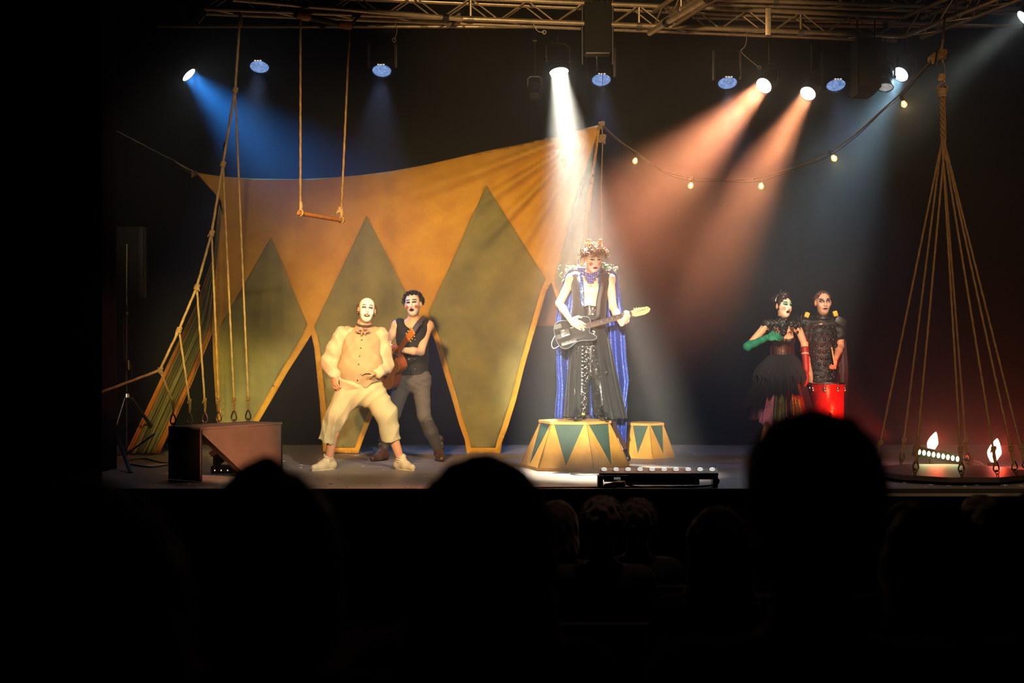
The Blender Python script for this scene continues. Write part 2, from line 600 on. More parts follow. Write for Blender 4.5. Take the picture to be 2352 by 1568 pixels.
# masking drape hanging beside the left stand
v, f = wavy(12.5, 13.9, P(262, 784, 13.7).x - 0.05, 0.004, 5.6, 0.05, 7, 90, axis='y')
o = solid(mesh('masking_drape', v, f, M_leg), 0.006)
tag(o, 'tall dark red-black masking drape hanging at the left wing', 'curtain')

# ================================================================== haze in the stage air (between the lights)
hz = bpy.data.materials.new('stage_haze')
hz.use_nodes = True
nt = hz.node_tree
nt.nodes.remove(nt.nodes['Principled BSDF'])
vs = nt.nodes.new('ShaderNodeVolumeScatter')
vs.inputs['Density'].default_value = 0.085
vs.inputs['Anisotropy'].default_value = 0.55
nt.links.new(vs.outputs['Volume'], nt.nodes['Material Output'].inputs['Volume'])
o = MB().box((0.0, (12.45 + 16.75) / 2, 2.41), (11.6, 4.3, 4.78)).out('haze', hz, smooth=False)
tag(o, 'thin theatrical haze filling the air over the stage', 'haze', kind='stuff')

# ================================================================== circus cloth backdrop
M_ochre = mat('ochre_canvas', '#cb9a2e', 0.85, color2='#b58220', scale=3.0, bump=0.25, bscale=90)
M_green = mat('faded_green_canvas', '#857e48', 0.85, color2='#6e6c42', scale=4.0, bump=0.25, bscale=90)
M_hem = mat('ochre_canvas_hem', '#d08c34', 0.85, var=0.25, scale=9, bump=0.3, bscale=120)
SHEET = [(450, 396), (480, 401), (520, 406), (580, 410), (640, 411), (700, 411), (760, 408), (830, 402), (900, 393), (980, 378), (1050, 362),
         (1120, 346), (1200, 330), (1300, 305), (1380, 286), (1376, 310), (1370, 360), (1362, 430), (1353, 520), (1340, 640), (1328, 720), (1312, 800),
         (1295, 740), (1280, 690), (1266, 648), (1255, 668), (1240, 720), (1222, 780), (1205, 840), (1185, 920), (1165, 985), (1153, 1015), (1150, 1041),
         (1072, 1041), (1068, 1012), (1055, 975), (1035, 905), (1015, 840), (998, 780), (985, 752), (972, 742), (962, 758), (930, 815), (890, 885),
         (850, 968), (832, 1015), (823, 1041), (742, 1038), (740, 1010), (735, 930), (728, 860), (722, 800), (715, 768), (705, 785), (660, 855),
         (620, 925), (590, 975), (565, 1020), (556, 1036), (505, 1036), (499, 980), (494, 900), (490, 830), (488, 770), (488, 700), (490, 640),
         (498, 570), (506, 520), (511, 485), (507, 460), (480, 430)]
DIAM = [
    [(622, 545), (706, 745), (694, 772), (650, 845), (608, 918), (578, 968), (556, 1010), (548, 1024), (512, 1024), (509, 975), (505, 900), (503, 830), (503, 752)],
    [(842, 495), (958, 722), (918, 806), (878, 878), (840, 958), (822, 1008), (815, 1028), (752, 1028), (752, 1005), (748, 930), (741, 860), (735, 800), (729, 772), (722, 750)],
    [(1117, 425), (1253, 640), (1243, 664), (1228, 716), (1211, 776), (1194, 835), (1174, 915), (1153, 980), (1142, 1010), (1138, 1028), (1082, 1028), (1079, 1008), (1066, 970), (1046, 900), (1027, 836), (1010, 777), (997, 746), (984, 720)],
    [(1371, 308), (1362, 360), (1352, 430), (1343, 520), (1331, 630), (1318, 715), (1312, 772), (1304, 735), (1289, 685), (1274, 644), (1325, 450)],
]

def sheet_D(x, y):
    D = 15.62
    cx, cy = 1380 - x, y - 286
    r = math.hypot(cx, cy)
    th = math.atan2(cy, cx)
    a = 0.085 * min(1.0, r / 110.0) * math.exp(-(r / 330.0) ** 2)
    D += a * math.sin(th * 30 + 0.6 * math.sin(th * 9)) + 0.35 * a * math.sin(th * 61 + 1)
    # soft wrinkles of hung canvas
    D += 0.012 * math.sin(0.045 * x + 0.10 * y + 1.4 * math.sin(0.013 * y)) * math.exp(-((x - 960) / 190.0) ** 2 - ((y - 430) / 70.0) ** 2) * 1.6
    k = max(0.0, (y - 760) / 280.0)
    D += k * 0.03 * math.sin(0.085 * x + 0.01 * y) + 0.012 * math.sin(0.021 * x + 0.006 * y) + 0.018 * math.sin(0.011 * y - 0.007 * x)
    kl = math.exp(-((x - 500) / 26.0) ** 2) * max(0.0, min(1.0, (y - 450) / 150.0))
    D += 0.03 * kl * math.sin(0.42 * x)
    return D

def inside(pt, poly):
    x, y = pt
    c = False
    j = len(poly) - 1
    for i in range(len(poly)):
        xi, yi = poly[i]; xj, yj = poly[j]
        if (yi > y) != (yj > y) and x < (xj - xi) * (y - yi) / (yj - yi) + xi: c = not c
        j = i
    return c

def sub_loop(poly, step):
    out = []
    for (a, b), (c, d) in zip(poly, poly[1:] + poly[:1]):
        n = max(1, int(math.hypot(c - a, d - b) / step))
        out += [(a + (c - a) * i / n, b + (d - b) * i / n) for i in range(n)]
    return out

def build_sheet():
    pts, edges = [], []
    loops = [sub_loop(q, 8.0) for q in [SHEET] + DIAM]
    for q in loops:
        n = len(pts)
        pts += q
        edges += [(n + i, n + (i + 1) % len(q)) for i in range(len(q))]
    barr = np.array(pts)
    for iy in range(290, 1042, 7):
        for ix in range(452, 1384, 7):
            p = (ix + (3.5 if (iy // 7) % 2 else 0), iy)
            if inside(p, SHEET) and np.min(np.hypot(barr[:, 0] - p[0], barr[:, 1] - p[1])) > 3.4:
                pts.append(p)
    V, E, Fc, _, _, _ = delaunay_2d_cdt([Vector(p) for p in pts], edges, [], 0, 1e-4)
    groups = {i: [] for i in range(-1, len(DIAM))}
    for t in Fc:
        c = ((V[t[0]].x + V[t[1]].x + V[t[2]].x) / 3, (V[t[0]].y + V[t[1]].y + V[t[2]].y) / 3)
        if not inside(c, SHEET): continue
        g = -1
        for i, q in enumerate(DIAM):
            if inside(c, q): g = i; break
        groups[g].append(tuple(t))
    W = [P(p.x, p.y, sheet_D(p.x, p.y)) for p in V]
    root = thing('circus_cloth', 'huge ochre canvas backdrop with green diamonds, tied up at its corners', 'backdrop', P(800, 1041, 15.62))
    for g, tris in groups.items():
        used = sorted({i for t in tris for i in t})
        mp = {i: k for k, i in enumerate(used)}
        nm = 'canvas' if g < 0 else 'diamond_panel'
        o = mesh(nm, [W[i] for i in used], [tuple(mp[i] for i in t)[::-1] for t in tris], M_ochre if g < 0 else M_green, root)
        solid(o, 0.004)
        o['label'] = 'ochre canvas field and borders' if g < 0 else 'faded green pointed diamond panel'
    # the gathered left wing of the cloth
    Lx = [(0, (503, 470)), (0.25, (490, 590)), (0.45, (455, 690)), (0.7, (383, 840)), (1, (289, 1041))]
    Rx = [(0, (511, 490)), (0.25, (494, 640)), (0.5, (487, 765)), (0.72, (436, 890)), (1, (366, 1041))]
    def edge(tab, v):
        return pl([(a, b[0]) for a, b in tab], v), pl([(a, b[1]) for a, b in tab], v)
    for (u0, u1, m_, nm) in ((0.0, 0.17, M_hem, 'gathered_border'), (0.17, 0.82, M_green, 'gathered_panel'), (0.82, 1.0, M_hem, 'gathered_border')):
        def fn(u, v):
            u = lerp(u0, u1, u)
            l, r = edge(Lx, v), edge(Rx, v)
            x, y = lerp(l[0], r[0], u), lerp(l[1], r[1], u)
            D = 15.5 + 0.06 * min(1, v * 3) * (math.sin(u * 2 * math.pi * 3.6 + 0.7 * math.sin(v * 4)) + 0.3 * math.sin(u * 2 * math.pi * 8.3 + 1 + v)) - 0.1 * v
            return P(x, y, D)
        v_, f_ = grid(fn, max(10, int(70 * (u1 - u0))), 46)
        solid(mesh(nm, v_, [q[::-1] for q in f_], m_, root), 0.004)
    # ties at both upper corners
    rope('tie_rope', [P(452, 398, 15.6), P(403, 372, 15.4)], M_rope, root, 0.007)
    rope('tie_rope', [P(440, 400, 15.6), P(405, 371, 15.4), P(374, 356, 15.3), P(205, 268, 14.6)], M_steel, root, 0.006)
    knot(P(446, 398, 15.58), M_ropedark, root, 1.0, (1, 0, 0.4))
    knot(P(1381, 288, 15.58), M_rope, root, 1.2)
    rope('tie_rope', [P(1383, 290, 15.5), P(1384, 330, 15.5), P(1381, 420, 15.5), P(1383, 560, 15.52), P(1380, 800, 15.55)], M_rope, root, 0.006)
    knot(P(1383, 318, 15.5), M_rope, root, 1.3)
    MB().tube([P(1381, 286, 15.58), P(1388, 30, 15.3)], 0.003, 6).out('hanging_wire', M_black, root)
    return root
CLOTH = build_sheet()

# short brown cloth hanging in the gap behind the backdrop
M_brown = mat('brown_cloth', '#7a4a2c', 0.9, var=0.2, scale=5)
def fn(u, v):
    x, y = lerp(1205, 1345, u), lerp(600, 748, v)
    return P(x, y, 15.95 + 0.02 * math.sin(u * 22))
bc = thing('rear_cloth', 'short plain brown cloth hanging in the gap behind the backdrop', 'cloth', P(1275, 748, 15.95))
v, f = grid(fn, 40, 12)
solid(mesh('cloth', v, [q[::-1] for q in f], M_brown, bc), 0.004)
MB().tube([P(1203, 600, 15.95), P(1347, 600, 15.95)], 0.012, 8).out('batten', M_black, bc)
MB().tube([P(1215, 600, 15.95), P(1225, 40, 15.6)], 0.002, 5).out('hanging_wire', M_black, bc)
MB().tube([P(1340, 600, 15.95), P(1345, 40, 15.6)], 0.002, 5).out('hanging_wire', M_black, bc)
# ================================================================== trusses overhead
def strut(a, b, r, m, parent, name='brace', n=6):
    return MB().tube([a, b], r, n).out(name, m, parent)

def truss(label, a, b, h=0.2, d=0.2, step=0.28, up=Vector((0, 0, 1)), group='overhead trusses'):
    a, b = Vector(a), Vector(b)
    ax = (b - a).normalized()
    side = ax.cross(up).normalized()
    if side.y < 0: side = -side
    root = thing('truss', label, 'truss', a, group)
    offs = [Vector((0, 0, 0)), up * h, side * d, side * d + up * h]
    for o_ in offs:
        strut(a + o_, b + o_, 0.024, M_alu, root, 'chord', 10)
    L = (b - a).length
    n = int(L / step)
    for k in range(n):
        p0, p1 = a + ax * (L * k / n), a + ax * (L * (k + 1) / n)
        lo, hi = (p0, p1) if k % 2 == 0 else (p1, p0)
        strut(lo, hi + up * h, 0.008, M_alu, root)
        strut(lo + side * d, hi + side * d + up * h, 0.008, M_alu, root)
        strut(lo, hi + side * d, 0.008, M_alu, root)
        if k % 6 == 3:
            strut(p0, p0 + up * h, 0.012, M_alu, root, 'upright')
            MB().tube([p0 - ax * 0.03, p0 + ax * 0.03], 0.03, 10).out('coupling_collar', M_steel, root)
    return root

TR_A, TR_B = P(470, 19, 13.4), P(2078, 83, 14.6)
truss('long aluminium box truss spanning the stage above the lamps', TR_A, TR_B)
truss('short aluminium truss running towards the hall above the white lamp', P(1502, 72, 14.25) + Vector((0, 0, 0.04)), P(1660, -40, 12.3), 0.16, 0.16)
truss('aluminium truss angling away over the hanging platform at right', P(2078, 83, 14.6), P(2330, -18, 12.9), 0.2, 0.2)
truss('upper rear aluminium truss glowing orange above the amber lamps', P(1590, -2, 14.9), P(2400, 22, 15.4), 0.2, 0.2)

def pipe_at(label, a, b, r=0.024):
    root = thing('scaffold_pipe', label, 'pipe', a)
    strut(a, b, r, M_alu, root, 'tube', 12)
    ax = (Vector(b) - Vector(a)).normalized()
    for t in (0.3, 0.92):
        p = Vector(a).lerp(Vector(b), t)
        MB().tube([p - ax * 0.03, p + ax * 0.03], r + 0.012, 10).out('clamp', M_black, root)
    return root
pipe_at('thick aluminium pipe crossing the truss above the trapeze', P(535, -2, 12.8), P(1062, 44, 13.6))
pipe_at('pale pipe stub poking below the truss above the backdrop', P(1028, 60, 13.7), P(1060, 28, 13.9), 0.02)
pipe_at('slanting aluminium pipe in front of the truss beside the black hoist', P(1492, 76, 13.6), P(1640, -12, 12.4), 0.03)
pipe_at('thin pipe carrying the lamps over the right half of the stage', P(1590, 40, 15.0), P(2420, 62, 15.1), 0.02)
pipe_at('thin pipe carrying the lamps over the left half of the stage', P(380, 60, 15.1), P(1590, 62, 15.0), 0.02)
pipe_at('rear thin pipe carrying the dim blue wash lights', P(360, 60, 15.95), P(2440, 60, 15.95), 0.02)
for px, py in ((1764, 50), (815, 33)):
    tt = (px - 470) / 1608.0
    bD_ = lerp(13.4, 14.6, tt)
    r_ = thing('pipe_bracket', 'flat metal bracket on the truss chord ' + ('above the amber lamp' if px > 1000 else 'beside the trapeze batten'), 'bracket', P(px, py + 20, bD_))
    MB().box(P(px, py, bD_ - 0.03), (0.055, 0.03, 0.27 if px > 1000 else 0.07), bev=0.004).out('plate', M_alu, r_)
    MB().tube([P(px, py, bD_) + Vector((0, -0.05, 0.0)), P(px, py, bD_) + Vector((0, 0.04, 0.0))], 0.008, 8).out('bolt', M_steel, r_)

# ================================================================== stage lamps
def lens_mat(name, col, strength, pattern=False):
    m = bpy.data.materials.new(name)
    m.use_nodes = True
    nt = m.node_tree
    b = nt.nodes['Principled BSDF']
    b.inputs['Base Color'].default_value = (0.05, 0.05, 0.06, 1)
    b.inputs['Roughness'].default_value = 0.15
    b.inputs['Emission Color'].default_value = lin(col)
    b.inputs['Emission Strength'].default_value = strength
    if pattern:
        tc = nt.nodes.new('ShaderNodeTexCoord')
        wv = nt.nodes.new('ShaderNodeTexNoise')
        wv.inputs['Scale'].default_value = 26
        wv.inputs['Detail'].default_value = 3
        wv.inputs['Distortion'].default_value = 1.5
        nt.links.new(tc.outputs['Object'], wv.inputs['Vector'])
        mr = nt.nodes.new('ShaderNodeMapRange')
        mr.inputs['From Min'].default_value = 0.3
        mr.inputs['From Max'].default_value = 0.7
        mr.inputs['To Min'].default_value = strength * 0.45
        mr.inputs['To Max'].default_value = strength * 1.5
        nt.links.new(wv.outputs['Fac'], mr.inputs['Value'])
        nt.links.new(mr.outputs['Result'], b.inputs['Emission Strength'])
    return m
ML_white = lens_mat('lens_white', '#fffdf0', 9.0)
ML_amber = lens_mat('lens_amber', '#ffe2c4', 7.0)
ML_cool = lens_mat('lens_cool', '#e6f6ff', 7.0)
ML_blue = lens_mat('lens_dim_blue', '#86a8e6', 0.62, True)
ML_off = lens_mat('lens_painted_reflection', '#c9c6c0', 0.35, True)  # faint emission imitates light reflected in an unlit lens
M_body = mat('lamp_body_black', '#060606', 0.7, spec=0.15)

def par_lamp(label, c, aim, lens, rad=0.1, hang=4.42, beam=None):
    """round spotlight: can, rim, lens, yoke, clamp; the beam starts at the lens"""
    c = Vector(c)
    d = (Vector(aim) - c).normalized()
    Mx = Matrix.Translation(c) @ frame(-d).to_4x4()
    root = thing('spotlight', label, 'spotlight', c, 'stage lamps')
    prof = [(rad * 1.12, -0.012), (rad * 1.12, 0.02), (rad * 1.06, 0.03), (rad * 1.05, 0.16), (rad * 0.9, 0.22), (rad * 0.55, 0.27), (rad * 0.5, 0.31), (1e-4, 0.31)]
    MB().lathe([(rad, 0.0), (rad, -0.012)] + prof, 28, Mx, cap=False).out('lamp_can', M_body, root)
    MB().lathe([(1e-4, -0.014), (rad * 0.6, -0.010), (rad * 0.99, -0.002)], 28, Mx).out('lens', lens, root)
    for k in range(4):
        MB().lathe([(rad * 1.05, 0.05 + k * 0.026), (rad * 1.1, 0.052 + k * 0.026), (rad * 1.1, 0.06 + k * 0.026), (rad * 1.05, 0.062 + k * 0.026)], 24, Mx).out('cooling_fin', M_black, root)
    X = Mx.to_3x3().col[0]
    if abs(X.z) > 0.7: X = Mx.to_3x3().col[1]
    X = Vector((X.x, X.y, 0)).normalized()
    piv = c - d * 0.12
    top = Vector((piv.x, piv.y, piv.z + rad * 1.9))
    w_ = rad * 1.25
    MB().tube([piv + X * w_, piv + X * w_ + Vector((0, 0, rad * 1.5)), top + X * w_ * 0.6, top - X * w_ * 0.6, piv - X * w_ + Vector((0, 0, rad * 1.5)), piv - X * w_], 0.011, 6).out('yoke', M_black, root)
    for s_ in (-1, 1):
        MB().ball(piv + X * w_ * s_, 0.02, 5).out('tilt_knob', M_black, root)
    hz_ = max(hang, top.z + 0.06)
    MB().tube([top, Vector((top.x, top.y, hz_))], 0.012, 8).out('hanging_stem', M_black, root)
    MB().box((top.x, top.y, hz_ - 0.03), (0.05, 0.06, 0.09), bev=0.008).out('hook_clamp', M_black, root)
    if beam:
        w_, col, deg = beam[:3]
        ld = bpy.data.lights.new('spot_beam', 'AREA')       # light leaves the whole lens, collimated
        ld.shape = 'DISK'; ld.size = rad * 1.8; ld.energy = w_; ld.color = lin(col)[:3]; ld.spread = math.radians(deg)
        lo = bpy.data.objects.new('spot_beam', ld)
        lo.location = c + d * 0.02
        lo.rotation_euler = d.to_track_quat('-Z', 'Y').to_euler()
        COL.objects.link(lo)
    return root

def wash_lamp(label, c, aim, lens, wd=0.1, hang=4.42, beam=None):
    """boxy moving wash light: head, oval lens in a hood, status diodes, arm, base box"""
    c = Vector(c)
    d = (Vector(aim) - c).normalized()
    Mx = Matrix.Translation(c) @ frame(-d, (0, 0, 1)).to_4x4()
    root = thing('wash_light', label, 'stage light', c, 'dim blue wash lights')
    b = MB()
    b.box((0, 0, 0.12), (wd * 2.5, wd * 2.5, 0.2), bev=0.03)
    b.v = [tuple(Mx @ Vector(p)) for p in b.v]
    b.out('head', M_body, root)
    MB().lathe([(wd * 1.15, 0.02), (wd * 1.18, -0.01), (wd * 1.05, -0.012), (wd * 1.02, 0.0)], 30, Mx, cap=False).out('hood', M_black, root)
    MB().lathe([(1e-4, -0.02), (wd * 0.5, -0.016), (wd, 0.0)], 30, Mx).out('lens', lens, root)
    for k in (-1, 0, 1):
        q = MB().box((k * 0.03, wd * 1.12, -0.012), (0.02, 0.008, 0.006))
        q.v = [tuple(Mx @ Vector(p)) for p in q.v]
        q.out('status_diode', ML_diode, root)
    piv = c - d * 0.12
    for s_ in (-1, 1):
        MB().box((piv.x + s_ * wd * 1.45, piv.y, piv.z + 0.1), (0.04, 0.09, 0.34), bev=0.015).out('arm', M_black, root)
    MB().box((piv.x, piv.y, piv.z + 0.31), (wd * 3.2, 0.2, 0.1), bev=0.02).out('base', M_body, root)
    hz_ = max(hang, piv.z + 0.42)
    MB().tube([(piv.x, piv.y, piv.z + 0.35), (piv.x, piv.y, hz_)], 0.015, 8).out('hanging_stem', M_black, root)
    if beam:
        w_, col, deg, bl, sm = beam
        spot('wash_beam', c + d * 0.04, aim, w_, col, deg, bl, wd * 0.7, sm)
    return root
ML_diode = lens_mat('status_diodes', '#ffe9c0', 0.9)

HG = 4.52
lamp = P(433, 171, 15.95)
par_lamp('bright blue-white spotlight farthest left, throwing a blue beam to the right', lamp, P(700, 440, 15.72), ML_cool, 0.09, 4.78, (30, '#2478d0', 50))
lamp = P(1284, 164, 14.75)
par_lamp('bright white spotlight shining straight down on the caped guitarist', lamp, P(1352, 700, 13.9), ML_white, 0.1, HG, (50, '#fff8e0', 27))
lamp = P(1755, 196, 15.0)
par_lamp('larger of two amber spotlights, left of the pair at right', lamp, P(1492, 460, 13.45), ML_amber, 0.088, HG, (20, '#ff9c70', 25))
lamp = P(1856, 214, 15.0)
par_lamp('smaller amber spotlight just right of the larger amber one', lamp, P(1710, 460, 13.7), ML_amber, 0.083, HG, (9.5, '#ff9868', 20))
lamp = P(2069, 170, 14.9)
par_lamp('cool white spotlight beside the black hanging cabinet', lamp, P(1880, 380, 14.0), ML_cool, 0.085, HG, (8, '#a0cfe6', 48))
lamp = P(2352, 40, 14.6)
par_lamp('white spotlight cut by the right picture edge at the top', lamp, P(2040, 300, 14.4), ML_cool, 0.085, 4.75, (1.2, '#d8e6d8', 26))
par_lamp('unlit lamp with a dull pale lens below the cool white spotlight', P(2034, 199, 14.7), P(2040, 420, 14.2), ML_off, 0.075, HG)
par_lamp('small unlit lamp left of the white spotlight, only its lens glinting', P(1228, 219, 15.2), P(1225, 420, 14.5), mat('dark_lens', '#1a1512', 0.12), 0.06, HG)
for px, py, who in ((596, 153, 'left of the trapeze ropes'), (877, 162, 'right of the trapeze ropes'), (1381, 183, 'under the black hoist'),
                    (1671, 190, 'left of the amber spotlights'), (1920, 195, 'between amber spotlight and black cabinet')):
    c = P(px, py, 15.9)
    wash_lamp('dim blue lens of a black wash light hanging ' + who, c, (c.x, c.y - 1.1, c.z - 1.9), ML_blue, 0.104, 4.78, (45, '#8fa6d8', 38, 0.7, 0))

# black hoist with its load frame
hr = thing('chain_hoist', 'black hoist body hanging from the truss above the guitarist', 'hoist', P(1372, 125, 14.1))
hb = P(1372, 66, 14.1)
MB().box(hb, (0.27, 0.22, 0.5), bev=0.02).out('housing', M_body, hr)
for s_ in (-1, 1):
    MB().tube([hb + Vector((s_ * 0.15, -0.02, 0.3)), hb + Vector((s_ * 0.15, -0.02, -0.36))], 0.012, 6).out('side_rail', M_black, hr)
MB().box(P(1372, 122, 14.1), (0.24, 0.18, 0.05), bev=0.01).out('bottom_plate', M_black, hr)
for s_ in (-0.07, 0.03, 0.09):
    MB().tube([hb + Vector((s_, -0.1, 0.22)), hb + Vector((s_ + 0.01, -0.13, 0.32)), hb + Vector((s_ * 0.5, -0.05, 0.5))], 0.007, 6).out('cable', M_cable, hr)
MB().tube([P(1372, 125, 14.1), P(1372, 162, 14.5)], 0.01, 6).out('hook', M_black, hr)

# black loudspeaker cabinet hung from the truss
cb = thing('hanging_cabinet', 'black loudspeaker cabinet with slanted underside hanging between lamps', 'loudspeaker', P(1990, 222, 14.4))
x0, x1 = P(1962, 0, 14.4).x, P(2016, 0, 14.4).x
zt, zb, zm = P(0, 92, 14.4).z, P(0, 222, 14.4).z, P(0, 205, 14.4).z
MB().prism([(x0, zb + 0.005), (x1 - 0.07, zb), (x1, zm), (x1, zt), (x0, zt)], 0.3, Matrix(((1, 0, 0, 0), (0, 0, -1, 14.55), (0, 1, 0, 0), (0, 0, 0, 1)))).out('cabinet', M_blackmatte, cb, smooth=False)
MB().box(((x0 + x1) / 2, 14.244, (zt + zb) / 2 + 0.03), (x1 - x0 - 0.03, 0.012, zt - zb - 0.12), bev=0.004).out('grille', M_black, cb)
for s_ in (x0 + 0.03, x1 - 0.03):
    MB().tube([(s_, 14.4, zt - 0.05), (s_, 14.4, zt + 0.2)], 0.01, 6).out('hanging_strap', M_black, cb)
MB().ball((x1 + 0.005, 14.35, zt - 0.28), 0.016, 5).out('side_knob', M_black, cb)

# loose safety wires with a shackle
for i, (pp, lab) in enumerate(([[(905, 45), (912, 70), (905, 92)], 'thin loose wire dangling from the truss right of the trapeze'],
                                [[(1716, 75), (1712, 105), (1702, 118), (1725, 140), (1744, 155)], 'thin safety wire looping above the larger amber spotlight'],
                                [[(1226, 58), (1236, 72), (1250, 74)], 'short wire drooping from the truss left of the hoist'])):
    wD = lerp(13.4, 14.6, (pp[0][0] - 470) / 1608.0)
    pp = [(pp[0][0], 19 + 64 * (pp[0][0] - 470) / 1608.0)] + pp
    r_ = thing('safety_wire', lab, 'wire', P(*pp[-1], wD))
    MB().tube(curve([P(a, b, wD) for a, b in pp], 20), 0.004, 6).out('wire', M_steel, r_)
    MB().ring(P(*pp[-1], wD), 0.018, 0.004, (0, 1, 0)).out('shackle', M_steel, r_)
r_ = thing('angled_lamp', 'dark lamp with shiny edge clamped at the left truss end', 'spotlight', P(468, 36, 13.5))
for k in range(3):
    q = P(462 + k * 7, 44 - k * 10, 13.5)
    MB().box(q, (0.02, 0.03, 0.09), Matrix.Rotation(math.radians(38), 3, 'Y'), bev=0.004).out('fin', M_chrome if k == 1 else M_steel, r_)
MB().lathe([(0.05, -0.1), (0.075, -0.06), (0.075, 0.08), (0.04, 0.12)], 16, Matrix.Translation(P(452, 26, 13.6)) @ Matrix.Rotation(math.radians(40), 4, 'Y')).out('lamp_can', M_body, r_)
MB().tube([P(455, 20, 13.6), P(470, 2, 13.55)], 0.012, 6).out('clamp_arm', M_black, r_)

# ================================================================== trapeze
tp = thing('trapeze', 'wooden trapeze bar hanging on two ropes from a wrapped batten', 'trapeze', P(738, 500, 12.65))
bl, br = P(685, 489, 12.4), P(789, 507, 12.9)
tl, tr = P(690, 36, 12.9), P(803, 60, 13.3)
MB().tube([bl, bl.lerp(br, 0.02), bl.lerp(br, 0.98), br], [0.017, 0.018, 0.018, 0.017], 14).out('bar', M_wood, tp)
MB().tube([tl + (tl - tr) * 0.1, tr + (tr - tl) * 0.04], 0.027, 14).out('batten', M_blackmatte, tp)
M_wrap = mat('leather_wrap', '#a4683a', 0.7, var=0.3, scale=25)
ax = (tr - tl).normalized()
for p_, q_ in ((tl, bl), (tr, br)):
    c0 = p_ + ax * (0.03 if p_ is tl else -0.06)
    MB().tube([c0 - ax * 0.075, c0 - ax * 0.05, c0, c0 + ax * 0.05, c0 + ax * 0.07], [0.03, 0.038, 0.041, 0.038, 0.031], 12).out('wrapping', M_wrap, tp)
    e = q_ + (br - bl).normalized() * (0.03 if p_ is tl else -0.03)
    rope('rope', [p_ - Vector((0, 0, 0.02)), e + Vector((0, 0, 0.06))], M_ropedark, tp, 0.0095)
    MB().ring(e + Vector((0, 0, 0.004)), 0.026, 0.008, (br - bl)).out('rope_loop', M_rope, tp)
    MB().tube([e + Vector((0, 0, 0.03)), e + Vector((0.004, 0, 0.06)), e + Vector((0, 0, 0.1))], [0.011, 0.015, 0.012], 8, twist=60, lobes=3).out('splice', M_rope, tp)
knot(br + Vector((-0.03, 0, 0.1)), M_rope, tp, 0.8)
MB().tube([tl, TR_A.lerp(TR_B, 0.142)], 0.02, 8).out('hanging_strap', M_blackmatte, tp)
MB().tube([tr, TR_A.lerp(TR_B, 0.208)], 0.012, 8).out('hanging_strap', M_blackmatte, tp)

# ================================================================== festoon of bulbs
fs = thing('festoon', 'drooping festoon cord between backdrop corner and platform ropes', 'string lights', P(1660, 412, 14.6))
cp = [(1385, 289, 15.4), (1425, 325, 15.2), (1462, 350, 15.0), (1500, 378, 14.9), (1540, 397, 14.8), (1590, 408, 14.7), (1640, 412, 14.6), (1690, 413, 14.5),
      (1745, 408, 14.35), (1800, 393, 14.2), (1850, 376, 14.05), (1908, 349, 13.9), (1975, 300, 13.75), (2030, 250, 13.6), (2070, 214, 13.5), (2110, 170, 13.4), (2150, 128, 13.3)]
cpts = curve([P(*q) for q in cp], 150)
MB().tube(cpts, 0.0085, 8, twist=60, lobes=2).out('cord', mat('festoon_cord', '#6b5a44', 0.75, var=0.4, scale=25), fs)
MB().tube([p + Vector((0, 0, -0.012 - 0.02 * abs(math.sin(i * 0.105)))) for i, p in enumerate(cpts)], 0.0035, 6).out('lamp_wire', M_cable, fs)
for t in (20, 32, 45, 60, 73, 88, 104, 117, 132):
    MB().ring(cpts[t] + Vector((0, 0, -0.008)), 0.014, 0.004, cpts[t + 1] - cpts[t - 1], 10, 5).out('cable_tie', M_cable, fs)
knot(P(2146, 133, 13.3), M_rope, fs, 1.5, (1, 0, 0.8))
rope('end_rope', [P(2148, 131, 13.3), P(2163, 108, 13.2)], M_rope, fs, 0.009)
M_sock = mat('bulb_socket', '#0d0b0a', 0.5)
M_glass = mat('bulb_glass', '#ffffff', 0.03)
M_glass.node_tree.nodes['Principled BSDF'].inputs['Transmission Weight'].default_value = 1.0
M_glass.node_tree.nodes['Principled BSDF'].inputs['IOR'].default_value = 1.2
M_glass.node_tree.nodes['Principled BSDF'].inputs['Emission Color'].default_value = lin('#ffc46a')
M_glass.node_tree.nodes['Principled BSDF'].inputs['Emission Strength'].default_value = 0.4
M_fil = lens_mat('filament', '#ffd27a', 14.0)
for px, py, tx, ty, D in ((1459, 368, 1464, 350, 15.0), (1587, 425, 1593, 408, 14.7), (1748, 426, 1747, 409, 14.35), (1915, 362, 1908, 350, 13.9), (2076, 238, 2069, 218, 13.5)):
    t, b = P(tx, ty, D), P(px, py, D)
    d = (b - t).normalized()
    Mx = Matrix.Translation(b) @ frame(d).to_4x4()
    sk = MB().lathe([(0.013, -0.085), (0.017, -0.08), (0.017, -0.045), (0.02, -0.043), (0.02, -0.03), (0.012, -0.028)], 14, Mx).out('socket', M_sock, fs)
    bu = MB().lathe([(0.011, -0.032), (0.015, -0.024), (0.026, -0.008), (0.031, 0.008), (0.029, 0.02), (0.019, 0.033), (0.008, 0.038), (1e-4, 0.039)], 18, Mx).out('bulb', M_glass, fs)
    fv = MB().tube([Mx @ Vector((0.009 * math.cos(a), 0.009 * math.sin(a), -0.012 + 0.03 * (k % 2))) for k, a in enumerate([i * math.pi / 4 for i in range(9)])], 0.003, 5)
    fv.out('filament', M_fil, bu)
    ld = bpy.data.lights.new('bulb_glow', 'POINT'); ld.energy = 1.2; ld.color = lin('#ffcf80')[:3]; ld.shadow_soft_size = 0.02
    lo = bpy.data.objects.new('bulb_glow', ld); lo.location = b + d * 0.06; COL.objects.link(lo)
